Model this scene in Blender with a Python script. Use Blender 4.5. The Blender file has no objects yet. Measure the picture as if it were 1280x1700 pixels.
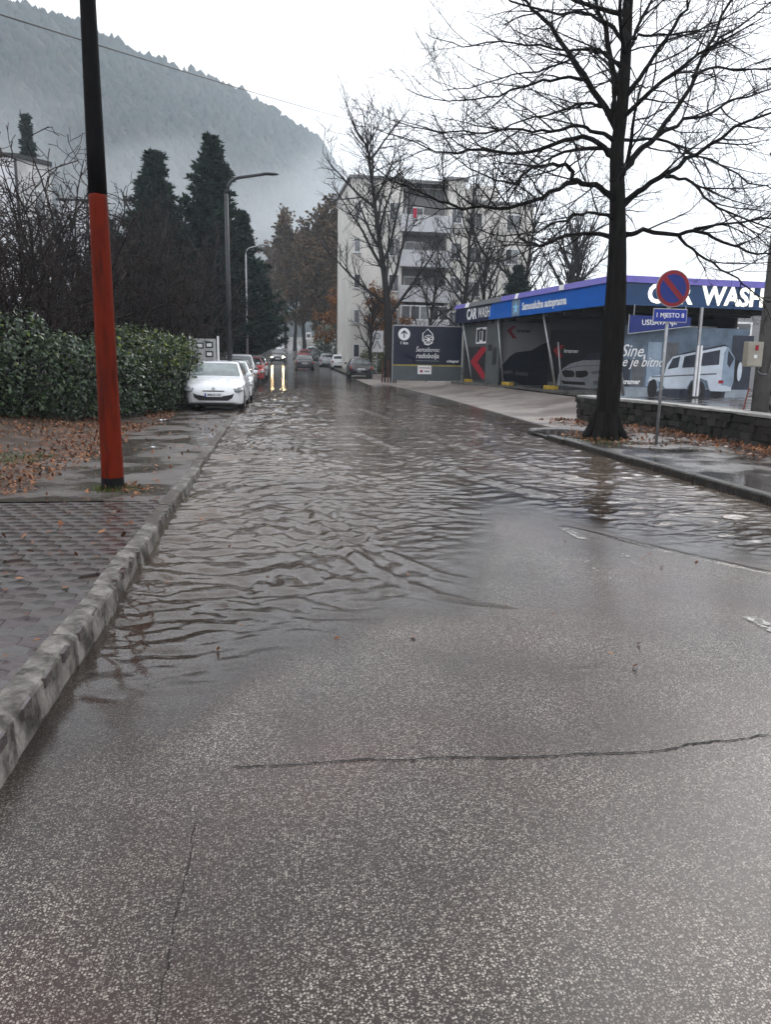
import bpy, bmesh, math, random
import numpy as np
from mathutils import Vector, Matrix

R = math.radians
scene = bpy.context.scene
COL = scene.collection

# ------------------------------------------------------------------ camera
cam_data = bpy.data.cameras.new('camera')
cam_data.sensor_fit = 'VERTICAL'
cam_data.sensor_height = 36.0
cam_data.lens = 36.0 * 1277.0 / 1700.0
cam_data.clip_start = 0.05
cam_data.clip_end = 4000.0
cam = bpy.data.objects.new('camera', cam_data)
COL.objects.link(cam)
YAW, PITCH, ROLL = R(8.41), R(11.18), R(1.0)
fwd = Vector((math.sin(YAW) * math.cos(PITCH), math.cos(YAW) * math.cos(PITCH), -math.sin(PITCH)))
rgt = Vector((math.cos(YAW), -math.sin(YAW), 0))
upv = rgt.cross(fwd)
r2 = rgt * math.cos(ROLL) + upv * math.sin(ROLL)
u2 = upv * math.cos(ROLL) - rgt * math.sin(ROLL)
cam.matrix_world = Matrix(((r2.x, u2.x, -fwd.x, 0), (r2.y, u2.y, -fwd.y, 0), (r2.z, u2.z, -fwd.z, 1.63), (0, 0, 0, 1)))
scene.camera = cam

# ------------------------------------------------------------------ overcast sky and a weak, very soft sun
world = bpy.data.worlds.new('World')
scene.world = world
world.use_nodes = True
wn, wl = world.node_tree.nodes, world.node_tree.links
for n in list(wn):
    wn.remove(n)
w_out = wn.new('ShaderNodeOutputWorld')
w_bg = wn.new('ShaderNodeBackground')
w_bg.inputs['Strength'].default_value = 0.1
sky = wn.new('ShaderNodeTexSky')
sky.sky_type = 'NISHITA'
sky.sun_disc = False
sky.sun_elevation = R(38)
sky.sun_rotation = R(35)
sky.air_density = 1.0
sky.dust_density = 4.0
hs = wn.new('ShaderNodeHueSaturation')
hs.inputs['Saturation'].default_value = 0.25
w_tc = wn.new('ShaderNodeTexCoord')
w_map = wn.new('ShaderNodeMapping')
w_map.inputs['Scale'].default_value = (1, 1, 2.2)
w_noise = wn.new('ShaderNodeTexNoise')
w_noise.inputs['Scale'].default_value = 2.2
w_noise.inputs['Detail'].default_value = 4
w_noise.inputs['Roughness'].default_value = 0.5
w_ramp = wn.new('ShaderNodeValToRGB')
w_ramp.color_ramp.elements[0].position = 0.3
w_ramp.color_ramp.elements[0].color = (0.84, 0.86, 0.91, 1)
w_ramp.color_ramp.elements[1].position = 0.72
w_ramp.color_ramp.elements[1].color = (1.0, 1.01, 1.03, 1)
w_gain = wn.new('ShaderNodeMix')
w_gain.data_type = 'RGBA'
w_gain.blend_type = 'MULTIPLY'
w_gain.inputs[0].default_value = 1.0
w_gain.inputs[7].default_value = (10.0, 10.0, 10.1, 1)
w_mix = wn.new('ShaderNodeMix')
w_mix.data_type = 'RGBA'
w_mix.inputs[0].default_value = 0.93
wl.new(w_tc.outputs['Generated'], w_map.inputs['Vector'])
wl.new(w_map.outputs['Vector'], w_noise.inputs['Vector'])
wl.new(w_noise.outputs['Fac'], w_ramp.inputs['Fac'])
wl.new(w_ramp.outputs['Color'], w_gain.inputs[6])
wl.new(sky.outputs['Color'], hs.inputs['Color'])
wl.new(hs.outputs['Color'], w_mix.inputs[6])
wl.new(w_gain.outputs[2], w_mix.inputs[7])
wl.new(w_mix.outputs[2], w_bg.inputs['Color'])
wl.new(w_bg.outputs['Background'], w_out.inputs['Surface'])

sun_data = bpy.data.lights.new('sun', 'SUN')
sun_data.energy = 0.6
sun_data.angle = R(25)
sun_data.color = (1.0, 0.97, 0.93)
sun = bpy.data.objects.new('sun', sun_data)
COL.objects.link(sun)
_el, _az = R(38), R(35)
_sd = Vector((math.sin(_az) * math.cos(_el), math.cos(_az) * math.cos(_el), math.sin(_el)))
sun.rotation_euler = _sd.to_track_quat('Z', 'Y').to_euler()

scene.view_settings.view_transform = 'Standard'
scene.view_settings.look = 'None'
scene.view_settings.exposure = 0.9
scene.view_settings.gamma = 1.0
scene.view_settings.use_curve_mapping = False
scene.cycles.use_adaptive_sampling = True
scene.cycles.adaptive_threshold = 0.03
scene.cycles.max_bounces = 5
scene.cycles.diffuse_bounces = 2
scene.cycles.glossy_bounces = 3
scene.cycles.transparent_max_bounces = 12
scene.cycles.transmission_bounces = 4
scene.cycles.volume_bounces = 2
scene.cycles.caustics_reflective = False
scene.cycles.caustics_refractive = False
scene.cycles.use_denoising = True

# ------------------------------------------------------------------ helpers
def zr(y):
    """height of the street along its length: level where it is flooded, then climbing"""
    return np.interp(y, [0, 38, 46, 58, 80, 100, 130, 180, 300, 1500], [0, 0, .09, .32, .75, 1.4, 2.6, 5, 10, 12])

SHX = [-1.4, -1.05, -.3, .5, 1.5, 2.2, 2.9, 3.3, 3.8, 4.6, 5.85, 9]
SHY = [2.5, 2.6, 3.2, 3.9, 5.0, 7.0, 7.9, 6.7, 5.5, 4.5, 3.5, 3.0]
_sx = np.linspace(-1.4, 9, 400)
_k = np.hanning(41) / np.hanning(41).sum()
_sy = np.convolve(np.pad(np.interp(_sx, SHX, SHY), 20, mode='edge'), _k, mode='valid')
_sy = _sy + .22 * np.sin(_sx * 3.1 + .6) + .10 * np.sin(_sx * 7.7 + 2)
def zroad(x, y):
    sh = np.interp(x, _sx, _sy)
    return np.where(sh > y, np.clip((sh - y) * .014, 0, .06), np.clip((sh - y) * .0095, -.055, 0)) + zr(y)

def walk_z(y):      # top of the left pavement and its kerb, sinking to the flood level further on
    return np.interp(y, [0, 3, 5, 8, 14, 21, 26, 38, 46, 60, 100, 180], [.21, .20, .165, .13, .085, .035, .03, .06, .2, .45, 1.5, 5.1])

def link(o, parent=None):
    COL.objects.link(o)
    if parent is not None:
        o.parent = parent
    return o

def tag(o, label=None, cat=None, group=None, kind=None):
    if label: o['label'] = label
    if cat: o['category'] = cat
    if group: o['group'] = group
    if kind: o['kind'] = kind
    return o

def empty(name, loc=(0, 0, 0), rz=0.0, label=None, cat=None, group=None):
    o = bpy.data.objects.new(name, None)
    o.empty_display_size = 0.2
    o.location = loc
    o.rotation_euler = (0, 0, rz)
    COL.objects.link(o)
    return tag(o, label, cat, group)

def np_mesh(name, V, Q=None, T=None, mats=(), smooth=False, mi=None):
    """fast mesh from numpy arrays of quads and / or triangles"""
    me = bpy.data.meshes.new(name)
    V = np.asarray(V, dtype=np.float32).reshape(-1, 3)
    loops, starts, tot = [], [], 0
    if Q is not None and len(Q):
        Q = np.asarray(Q, dtype=np.int32).reshape(-1, 4)
        loops.append(Q.ravel()); starts.append(np.arange(len(Q), dtype=np.int32) * 4); tot = len(Q) * 4
    if T is not None and len(T):
        T = np.asarray(T, dtype=np.int32).reshape(-1, 3)
        loops.append(T.ravel()); starts.append(np.arange(len(T), dtype=np.int32) * 3 + tot)
    loops = np.concatenate(loops); starts = np.concatenate(starts)
    me.vertices.add(len(V)); me.vertices.foreach_set('co', V.ravel())
    me.loops.add(len(loops)); me.loops.foreach_set('vertex_index', loops)
    me.polygons.add(len(starts)); me.polygons.foreach_set('loop_start', starts)
    if mi is not None:
        me.polygons.foreach_set('material_index', np.asarray(mi, dtype=np.int32))
    me.update(calc_edges=True)
    me.validate()
    if smooth:
        me.polygons.foreach_set('use_smooth', np.ones(len(me.polygons), dtype=bool))
    for m in mats:
        me.materials.append(m)
    return me

def obj(name, me, parent=None):
    return link(bpy.data.objects.new(name, me), parent)

class MB:
    """collects shapes for ONE mesh object"""
    def __init__(s):
        s.v, s.f, s.m = [], [], []
    def add(s, vs, fs, mi=0):
        b = len(s.v)
        s.v += [tuple(map(float, p)) for p in vs]
        for f in fs:
            s.f.append([b + i for i in f]); s.m.append(mi)
        return s
    def box(s, x0, x1, y0, y1, z0, z1, mi=0):
        return s.add([(x0, y0, z0), (x1, y0, z0), (x1, y1, z0), (x0, y1, z0), (x0, y0, z1), (x1, y0, z1), (x1, y1, z1), (x0, y1, z1)],
                     [(0, 3, 2, 1), (4, 5, 6, 7), (0, 1, 5, 4), (1, 2, 6, 5), (2, 3, 7, 6), (3, 0, 4, 7)], mi)
    def tube(s, pts, rad, k=8, mi=0, caps=True):
        pts = [Vector(p) for p in pts]
        if not hasattr(rad, '__len__'):
            rad = [rad] * len(pts)
        vs, fs = [], []
        for i, p in enumerate(pts):
            t = (pts[min(i + 1, len(pts) - 1)] - pts[max(i - 1, 0)]).normalized()
            a = Vector((0, 0, 1)) if abs(t.z) < .9 else Vector((1, 0, 0))
            n = t.cross(a).normalized(); b = t.cross(n)
            for j in range(k):
                q = 2 * math.pi * j / k
                vs.append(p + (n * math.cos(q) + b * math.sin(q)) * rad[i])
        for i in range(len(pts) - 1):
            for j in range(k):
                j2 = (j + 1) % k
                fs.append((i * k + j, i * k + j2, (i + 1) * k + j2, (i + 1) * k + j))
        if caps:
            fs.append(tuple(range(k - 1, -1, -1)) if False else tuple(range(k)))
            fs.append(tuple((len(pts) - 1) * k + j for j in range(k)))
        return s.add(vs, fs, mi)
    def prism(s, poly, y0, y1, mi=0):
        """poly of (x, z) pushed from y0 to y1"""
        n = len(poly)
        vs = [(x, y0, z) for x, z in poly] + [(x, y1, z) for x, z in poly]
        fs = [tuple(range(n)), tuple(range(2 * n - 1, n - 1, -1))]
        fs += [(i, n + i, n + (i + 1) % n, (i + 1) % n) for i in range(n)]
        return s.add(vs, fs, mi)
    def ell(s, c, r, nu=12, nv=8, mi=0):
        vs, fs = [], []
        for i in range(nv + 1):
            ph = math.pi * i / nv
            for j in range(nu):
                th = 2 * math.pi * j / nu
                vs.append((c[0] + r[0] * math.sin(ph) * math.cos(th), c[1] + r[1] * math.sin(ph) * math.sin(th), c[2] + r[2] * math.cos(ph)))
        for i in range(nv):
            for j in range(nu):
                fs.append((i * nu + j, (i + 1) * nu + j, (i + 1) * nu + (j + 1) % nu, i * nu + (j + 1) % nu))
        return s.add(vs, fs, mi)
    def mesh(s, name, mats, smooth=False, bevel=0.0):
        me = bpy.data.meshes.new(name)
        me.from_pydata(s.v, [], s.f)
        if not isinstance(mats, (list, tuple)):
            mats = [mats]
        for m in mats:
            me.materials.append(m)
        if len(mats) > 1:
            me.polygons.foreach_set('material_index', s.m)
        bm = bmesh.new(); bm.from_mesh(me)
        bmesh.ops.recalc_face_normals(bm, faces=bm.faces[:])
        if bevel > 0:
            ed = [e for e in bm.edges if len(e.link_faces) == 2 and e.calc_face_angle(0) > .6]
            bmesh.ops.bevel(bm, geom=ed, offset=bevel, segments=2, profile=.6, affect='EDGES', clamp_overlap=True)
        bm.to_mesh(me); bm.free()
        if smooth:
            me.polygons.foreach_set('use_smooth', np.ones(len(me.polygons), dtype=bool))
        me.update()
        return me
    def build(s, name, mats, parent=None, smooth=False, bevel=0.0):
        return obj(name, s.mesh(name, mats, smooth, bevel), parent)

def text_obj(name, body, size, mat, parent, M, bold=0.0, shear=0.0, extrude=.004, align='CENTER', spacing=1.0, sx=1.0):
    cu = bpy.data.curves.new(name, 'FONT')
    cu.body = body; cu.size = size; cu.offset = bold; cu.shear = shear; cu.extrude = extrude
    cu.align_x = align; cu.align_y = 'CENTER'; cu.space_character = spacing
    cu.resolution_u = 3
    tmp = bpy.data.objects.new('tmp', cu); COL.objects.link(tmp)
    dg = bpy.context.evaluated_depsgraph_get()
    me = bpy.data.meshes.new_from_object(tmp.evaluated_get(dg))
    bpy.data.objects.remove(tmp); bpy.data.curves.remove(cu)
    me.name = name
    me.transform(Matrix.Diagonal((sx, 1, 1, 1)))
    me.transform(M)
    me.materials.clear(); me.materials.append(mat)
    return obj(name, me, parent)

def face_to(x, y, z, facing='-y'):
    """matrix that stands a text up (its XY plane becomes the vertical plane) at x, y, z"""
    if facing == '-y':      # read by somebody looking along +Y
        m = Matrix(((1, 0, 0, x), (0, 0, -1, y), (0, 1, 0, z), (0, 0, 0, 1)))
    else:                   # '-x': read by somebody looking along +X; text runs towards -Y
        m = Matrix(((0, 0, -1, x), (-1, 0, 0, y), (0, 1, 0, z), (0, 0, 0, 1)))
    return m

# ------------------------------------------------------------------ materials
def mat(name, col, rough=.6, noise=None, bump=None, metal=0.0, spec=.3, coat=0.0, emit=0.0, col2=None, alpha=1.0, detail=6.0, subs=0.0, stretch=None, lo=.3, hi=.7):
    """procedural: base colour broken up by noise, optional fine relief. noise=(scale, strength)  bump=(scale, strength)"""
    m = bpy.data.materials.new(name); m.use_nodes = True
    nt = m.node_tree; N, Lk = nt.nodes, nt.links
    b = N['Principled BSDF']
    b.inputs['Roughness'].default_value = rough
    b.inputs['Metallic'].default_value = metal
    b.inputs['Specular IOR Level'].default_value = spec
    b.inputs['Coat Weight'].default_value = coat
    b.inputs['Coat Roughness'].default_value = .08
    b.inputs['Alpha'].default_value = alpha
    b.inputs['Base Color'].default_value = (*col, 1)
    tc0 = N.new('ShaderNodeTexCoord')
    mpn = N.new('ShaderNodeMapping'); mpn.inputs['Scale'].default_value = stretch or (1, 1, 1)
    Lk.new(tc0.outputs['Object'], mpn.inputs['Vector'])
    if noise or col2:
        sc, st = noise or (3, .3)
        nz = N.new('ShaderNodeTexNoise'); nz.inputs['Scale'].default_value = sc; nz.inputs['Detail'].default_value = detail
        nz.inputs['Roughness'].default_value = .65
        rp = N.new('ShaderNodeValToRGB')
        rp.color_ramp.elements[0].position = lo; rp.color_ramp.elements[1].position = hi
        c2 = col2 or tuple(min(1, c * (1 + st)) for c in col)
        c1 = col if col2 else tuple(c * (1 - st) for c in col)
        rp.color_ramp.elements[0].color = (*c1, 1); rp.color_ramp.elements[1].color = (*c2, 1)
        Lk.new(mpn.outputs['Vector'], nz.inputs['Vector']); Lk.new(nz.outputs['Fac'], rp.inputs['Fac'])
        Lk.new(rp.outputs['Color'], b.inputs['Base Color'])
        mr = N.new('ShaderNodeMapRange'); mr.inputs[3].default_value = max(.02, rough - .12); mr.inputs[4].default_value = min(1, rough + .12)
        Lk.new(nz.outputs['Fac'], mr.inputs[0]); Lk.new(mr.outputs[0], b.inputs['Roughness'])
    if bump:
        nb = N.new('ShaderNodeTexNoise'); nb.inputs['Scale'].default_value = bump[0]; nb.inputs['Detail'].default_value = 5
        bp = N.new('ShaderNodeBump'); bp.inputs['Strength'].default_value = bump[1]; bp.inputs['Distance'].default_value = .02
        Lk.new(mpn.outputs['Vector'], nb.inputs['Vector']); Lk.new(nb.outputs['Fac'], bp.inputs['Height'])
        Lk.new(bp.outputs['Normal'], b.inputs['Normal'])
    if emit:
        b.inputs['Emission Color'].default_value = (*col, 1)
        b.inputs['Emission Strength'].default_value = emit
    if subs:
        b.inputs['Transmission Weight'].default_value = 0
    return m

def leaf_mat(name, c1, c2, rough=.45, c3=None, spec=.15):
    """every leaf island gets a tint of its own"""
    m = bpy.data.materials.new(name); m.use_nodes = True
    N, Lk = m.node_tree.nodes, m.node_tree.links
    b = N['Principled BSDF']; b.inputs['Roughness'].default_value = rough
    b.inputs['Specular IOR Level'].default_value = spec
    g = N.new('ShaderNodeNewGeometry'); rp = N.new('ShaderNodeValToRGB')
    rp.color_ramp.elements[0].color = (*c1, 1); rp.color_ramp.elements[1].color = (*c2, 1)
    if c3:
        e = rp.color_ramp.elements.new(.5); e.color = (*c3, 1)
    Lk.new(g.outputs['Random Per Island'], rp.inputs['Fac']); Lk.new(rp.outputs['Color'], b.inputs['Base Color'])
    return m
# shared materials
M_STEEL = mat('galvanised steel', (.32, .33, .34), .45, (6, .25), metal=.7)
M_DARKSTEEL = mat('dark painted steel', (.03, .032, .036), .4, (8, .3))
M_BLACK = mat('black plastic', (.015, .015, .017), .5, (20, .3))
M_RUBBER = mat('tyre rubber', (.02, .02, .02), .75, (30, .3))
M_ALLOY = mat('alloy wheel', (.45, .46, .48), .35, (12, .15), metal=.8)
M_GLASS = mat('car glass', (.03, .04, .042), .05, (2, .3), spec=.8)
M_GLASS_PALE = mat('pale windscreen glass', (.16, .20, .20), .12, (3, .35), spec=.8)  # windscreen tone, paler than the other car glass
M_LENS = mat('lamp lens', (.13, .14, .15), .12, (14, .4), spec=.8)
M_RED_LENS = mat('red lamp lens', (.35, .02, .02), .2, (14, .3))
M_PLATE = mat('number plate', (.72, .74, .76), .4, (30, .06))
M_INK = mat('dark ink', (.02, .022, .03), .5, (30, .2))
M_WHITE = mat('white paint', (.78, .79, .80), .4, (5, .06))
M_CONC = mat('concrete', (.30, .29, .27), .75, (4, .25), (30, .3))
M_BARK = mat('wet bark', (.0035, .003, .0028), .75, (9, .5), (22, 1.0), spec=.10, col2=(.014, .0122, .0100), stretch=(1.6, 1.6, .28), lo=.38, hi=.66, detail=8)
M_BARK_GREY = mat('grey wet bark', (.022, .0185, .0175), .75, (6, .4), (20, .6), spec=.12)
M_TWIG = mat('twig bark', (.013, .0102, .0098), .7, (3, .35), spec=.10)
M_TWIG_RED = mat('reddish shrub twigs', (.028, .018, .0155), .7, (1.2, .45), spec=.12)
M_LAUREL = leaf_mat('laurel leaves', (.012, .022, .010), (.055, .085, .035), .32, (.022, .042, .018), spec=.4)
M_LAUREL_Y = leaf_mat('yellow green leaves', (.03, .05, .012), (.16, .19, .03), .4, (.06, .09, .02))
M_NEEDLE = leaf_mat('pine needles', (.008, .017, .012), (.028, .047, .030), .6, (.014, .028, .019))
M_SPRUCE = leaf_mat('spruce needles', (.008, .018, .014), (.024, .042, .032), .6)
M_ORANGE = leaf_mat('orange autumn leaves', (.10, .035, .010), (.32, .13, .03), .6, (.18, .07, .016))
M_BROWN = leaf_mat('brown autumn leaves', (.05, .032, .018), (.13, .085, .045), .7, (.085, .055, .03))
M_LITTER = leaf_mat('fallen leaves', (.05, .022, .012), (.30, .14, .07), .5, (.13, .055, .028))
M_GRASS = leaf_mat('grass blades', (.03, .05, .012), (.10, .13, .03), .5)

def asphalt_mat():
    m = bpy.data.materials.new('wet asphalt with pale chippings'); m.use_nodes = True
    N, Lk = m.node_tree.nodes, m.node_tree.links
    b = N['Principled BSDF']
    tc = N.new('ShaderNodeTexCoord')
    # chippings: two sizes of voronoi cells, a share of them pale
    def chips(scale, lo, hi, off):
        mp = N.new('ShaderNodeMapping'); mp.inputs['Location'].default_value = (off, off * 1.7, 0)
        v = N.new('ShaderNodeTexVoronoi'); v.inputs['Scale'].default_value = scale; v.voronoi_dimensions = '2D'
        Lk.new(tc.outputs['Object'], mp.inputs['Vector']); Lk.new(mp.outputs['Vector'], v.inputs['Vector'])
        sep = N.new('ShaderNodeSeparateColor'); Lk.new(v.outputs['Color'], sep.inputs['Color'])
        pick = N.new('ShaderNodeMapRange'); pick.inputs[1].default_value = lo; pick.inputs[2].default_value = hi
        Lk.new(sep.outputs[0], pick.inputs[0])
        rnd = N.new('ShaderNodeMapRange'); rnd.inputs[1].default_value = .42; rnd.inputs[2].default_value = .30
        Lk.new(v.outputs['Distance'], rnd.inputs[0])
        mu = N.new('ShaderNodeMath'); mu.operation = 'MULTIPLY'
        Lk.new(pick.outputs[0], mu.inputs[0]); Lk.new(rnd.outputs[0], mu.inputs[1])
        return mu, sep, v
    c1, s1, v1 = chips(108, .52, .68, 0)
    c2, s2, v2 = chips(205, .58, .76, 3.3)
    mx = N.new('ShaderNodeMath'); mx.operation = 'MAXIMUM'
    Lk.new(c1.outputs[0], mx.inputs[0]); Lk.new(c2.outputs[0], mx.inputs[1])
    # patches: where the chippings show more, where the binder is redder or darker
    def nz(scale, det, off):
        mp = N.new('ShaderNodeMapping'); mp.inputs['Location'].default_value = (off, -off, 0)
        n = N.new('ShaderNodeTexNoise'); n.inputs['Scale'].default_value = scale; n.inputs['Detail'].default_value = det
        Lk.new(tc.outputs['Object'], mp.inputs['Vector']); Lk.new(mp.outputs['Vector'], n.inputs['Vector'])
        return n
    pn = nz(1.3, 5, 2); pr = N.new('ShaderNodeMapRange'); pr.inputs[1].default_value = .35; pr.inputs[2].default_value = .65
    pr.inputs[3].default_value = .42; pr.inputs[4].default_value = 1.0
    Lk.new(pn.outputs['Fac'], pr.inputs[0])
    fm = N.new('ShaderNodeMath'); fm.operation = 'MULTIPLY'
    Lk.new(mx.outputs[0], fm.inputs[0]); Lk.new(pr.outputs[0], fm.inputs[1])
    rn = nz(.8, 4, 9); rr = N.new('ShaderNodeValToRGB')
    rr.color_ramp.elements[0].position = .35; rr.color_ramp.elements[0].color = (.023, .0182, .0152, 1)
    rr.color_ramp.elements[1].position = .7; rr.color_ramp.elements[1].color = (.043, .0235, .0190, 1)
    Lk.new(rn.outputs['Fac'], rr.inputs['Fac'])
    grain = nz(330, 2, 0)
    gm = N.new('ShaderNodeMapRange'); gm.inputs[3].default_value = .5; gm.inputs[4].default_value = 1.5
    Lk.new(grain.outputs['Fac'], gm.inputs[0])
    gmul = N.new('ShaderNodeMix'); gmul.data_type = 'RGBA'; gmul.blend_type = 'MULTIPLY'; gmul.inputs[0].default_value = 1
    Lk.new(rr.outputs['Color'], gmul.inputs[6]); Lk.new(gm.outputs[0], gmul.inputs[7])
    tint = N.new('ShaderNodeValToRGB')
    tint.color_ramp.elements[0].color = (.105, .088, .074, 1); tint.color_ramp.elements[1].color = (.43, .385, .335, 1)
    Lk.new(s1.outputs[1], tint.inputs['Fac'])
    cm = N.new('ShaderNodeMix'); cm.data_type = 'RGBA'
    Lk.new(fm.outputs[0], cm.inputs[0]); Lk.new(gmul.outputs[2], cm.inputs[6]); Lk.new(tint.outputs['Color'], cm.inputs[7])
    Lk.new(cm.outputs[2], b.inputs['Base Color'])
    # water film
    wn_ = nz(.55, 4, 21); wr = N.new('ShaderNodeMapRange'); wr.inputs[1].default_value = .3; wr.inputs[2].default_value = .7
    wr.inputs[3].default_value = .20; wr.inputs[4].default_value = .46
    Lk.new(wn_.outputs['Fac'], wr.inputs[0]); Lk.new(wr.outputs[0], b.inputs['Roughness'])
    b.inputs['Specular IOR Level'].default_value = .06
    b.inputs['Coat Weight'].default_value = 1.0; b.inputs['Coat Roughness'].default_value = .27; b.inputs['Coat IOR'].default_value = 1.27
    hgt = N.new('ShaderNodeMath'); hgt.operation = 'ADD'
    Lk.new(mx.outputs[0], hgt.inputs[0]); Lk.new(grain.outputs['Fac'], hgt.inputs[1])
    bp = N.new('ShaderNodeBump'); bp.inputs['Strength'].default_value = .35; bp.inputs['Distance'].default_value = .004
    Lk.new(hgt.outputs[0], bp.inputs['Height']); Lk.new(bp.outputs['Normal'], b.inputs['Normal'])
    return m
M_ASPHALT = asphalt_mat()

def wet_pave_mat(name, c1, c2, scale=2.0, r0=.10, r1=.55, bump=.25, chip=None):
    """old paving after rain: patches of standing film between damp, rough ones"""
    m = bpy.data.materials.new(name); m.use_nodes = True
    N, Lk = m.node_tree.nodes, m.node_tree.links
    b = N['Principled BSDF']; tc = N.new('ShaderNodeTexCoord')
    n1 = N.new('ShaderNodeTexNoise'); n1.inputs['Scale'].default_value = scale; n1.inputs['Detail'].default_value = 7; n1.inputs['Roughness'].default_value = .65
    n2 = N.new('ShaderNodeTexNoise'); n2.inputs['Scale'].default_value = scale * .45; n2.inputs['Detail'].default_value = 4
    n3 = N.new('ShaderNodeTexNoise'); n3.inputs['Scale'].default_value = 90; n3.inputs['Detail'].default_value = 3
    for n in (n1, n2, n3):
        Lk.new(tc.outputs['Object'], n.inputs['Vector'])
    rp = N.new('ShaderNodeValToRGB'); rp.color_ramp.elements[0].position = .3; rp.color_ramp.elements[1].position = .72
    rp.color_ramp.elements[0].color = (*c1, 1); rp.color_ramp.elements[1].color = (*c2, 1)
    Lk.new(n1.outputs['Fac'], rp.inputs['Fac'])
    gm = N.new('ShaderNodeMapRange'); gm.inputs[3].default_value = .55; gm.inputs[4].default_value = 1.45
    Lk.new(n3.outputs['Fac'], gm.inputs[0])
    mu = N.new('ShaderNodeMix'); mu.data_type = 'RGBA'; mu.blend_type = 'MULTIPLY'; mu.inputs[0].default_value = 1
    Lk.new(rp.outputs['Color'], mu.inputs[6]); Lk.new(gm.outputs[0], mu.inputs[7])
    Lk.new(mu.outputs[2], b.inputs['Base Color'])
    rr = N.new('ShaderNodeMapRange'); rr.inputs[1].default_value = .42; rr.inputs[2].default_value = .62
    rr.inputs[3].default_value = r0; rr.inputs[4].default_value = r1
    Lk.new(n2.outputs['Fac'], rr.inputs[0]); Lk.new(rr.outputs[0], b.inputs['Roughness'])
    bs = N.new('ShaderNodeMapRange'); bs.inputs[1].default_value = .42; bs.inputs[2].default_value = .62
    bs.inputs[3].default_value = .03; bs.inputs[4].default_value = bump
    Lk.new(n2.outputs['Fac'], bs.inputs[0])
    ad = N.new('ShaderNodeMath'); ad.operation = 'ADD'
    Lk.new(n1.outputs['Fac'], ad.inputs[0]); Lk.new(n3.outputs['Fac'], ad.inputs[1])
    bp = N.new('ShaderNodeBump'); bp.inputs['Distance'].default_value = .01
    Lk.new(bs.outputs[0], bp.inputs['Strength']); Lk.new(ad.outputs[0], bp.inputs['Height']); Lk.new(bp.outputs['Normal'], b.inputs['Normal'])
    return m
M_WALK = wet_pave_mat('wet worn pavement', (.042, .034, .030), (.105, .090, .080), 2.2)
M_WALK_R = wet_pave_mat('wet dark pavement', (.038, .034, .033), (.085, .078, .074), 1.6, .06, .5)
M_APRON = wet_pave_mat('pale gravelly apron', (.13, .108, .094), (.24, .205, .18), 1.1, .3, .65)
M_KERB = mat('worn concrete kerb', (.030, .026, .021), .6, (4.5, .3), (26, .7), col2=(.21, .195, .175), lo=.40, hi=.60, detail=11)
M_KERB_DARK = mat('wet dark kerb', (.007, .006, .005), .45, (5, .3), (26, .7), col2=(.045, .038, .032), lo=.38, hi=.70, detail=11)
M_KERB_DIRTY = mat('dirty kerb', (.016, .012, .009), .5, (5, .3), (26, .7), col2=(.105, .085, .066), lo=.38, hi=.66, detail=11)
M_PAVER = [wet_pave_mat('red grey paver', (.036, .027, .025), (.066, .050, .046), 5, .16, .5),
           wet_pave_mat('grey paver', (.036, .031, .028), (.068, .060, .055), 5, .16, .5),
           wet_pave_mat('dark red paver', (.036, .026, .026), (.062, .045, .045), 5, .16, .5)]
M_SOIL = wet_pave_mat('wet soil with leaf mould', (.028, .018, .013), (.075, .05, .036), 3.0, .35, .75, .8)
M_GROUND = wet_pave_mat('damp ground', (.03, .028, .018), (.07, .06, .04), .3, .5, .8, .5)
M_STONE = [mat('mossy dark stone', (.016, .017, .012), .75, (7, .5), (25, .9)),
           mat('brown dark stone', (.026, .021, .017), .75, (7, .5), (25, .9)),
           mat('grey stone', (.045, .042, .038), .75, (7, .45), (25, .9))]
M_MORTAR = mat('dark mortar', (.010, .009, .008), .9, (10, .4), (40, .6))

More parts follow.
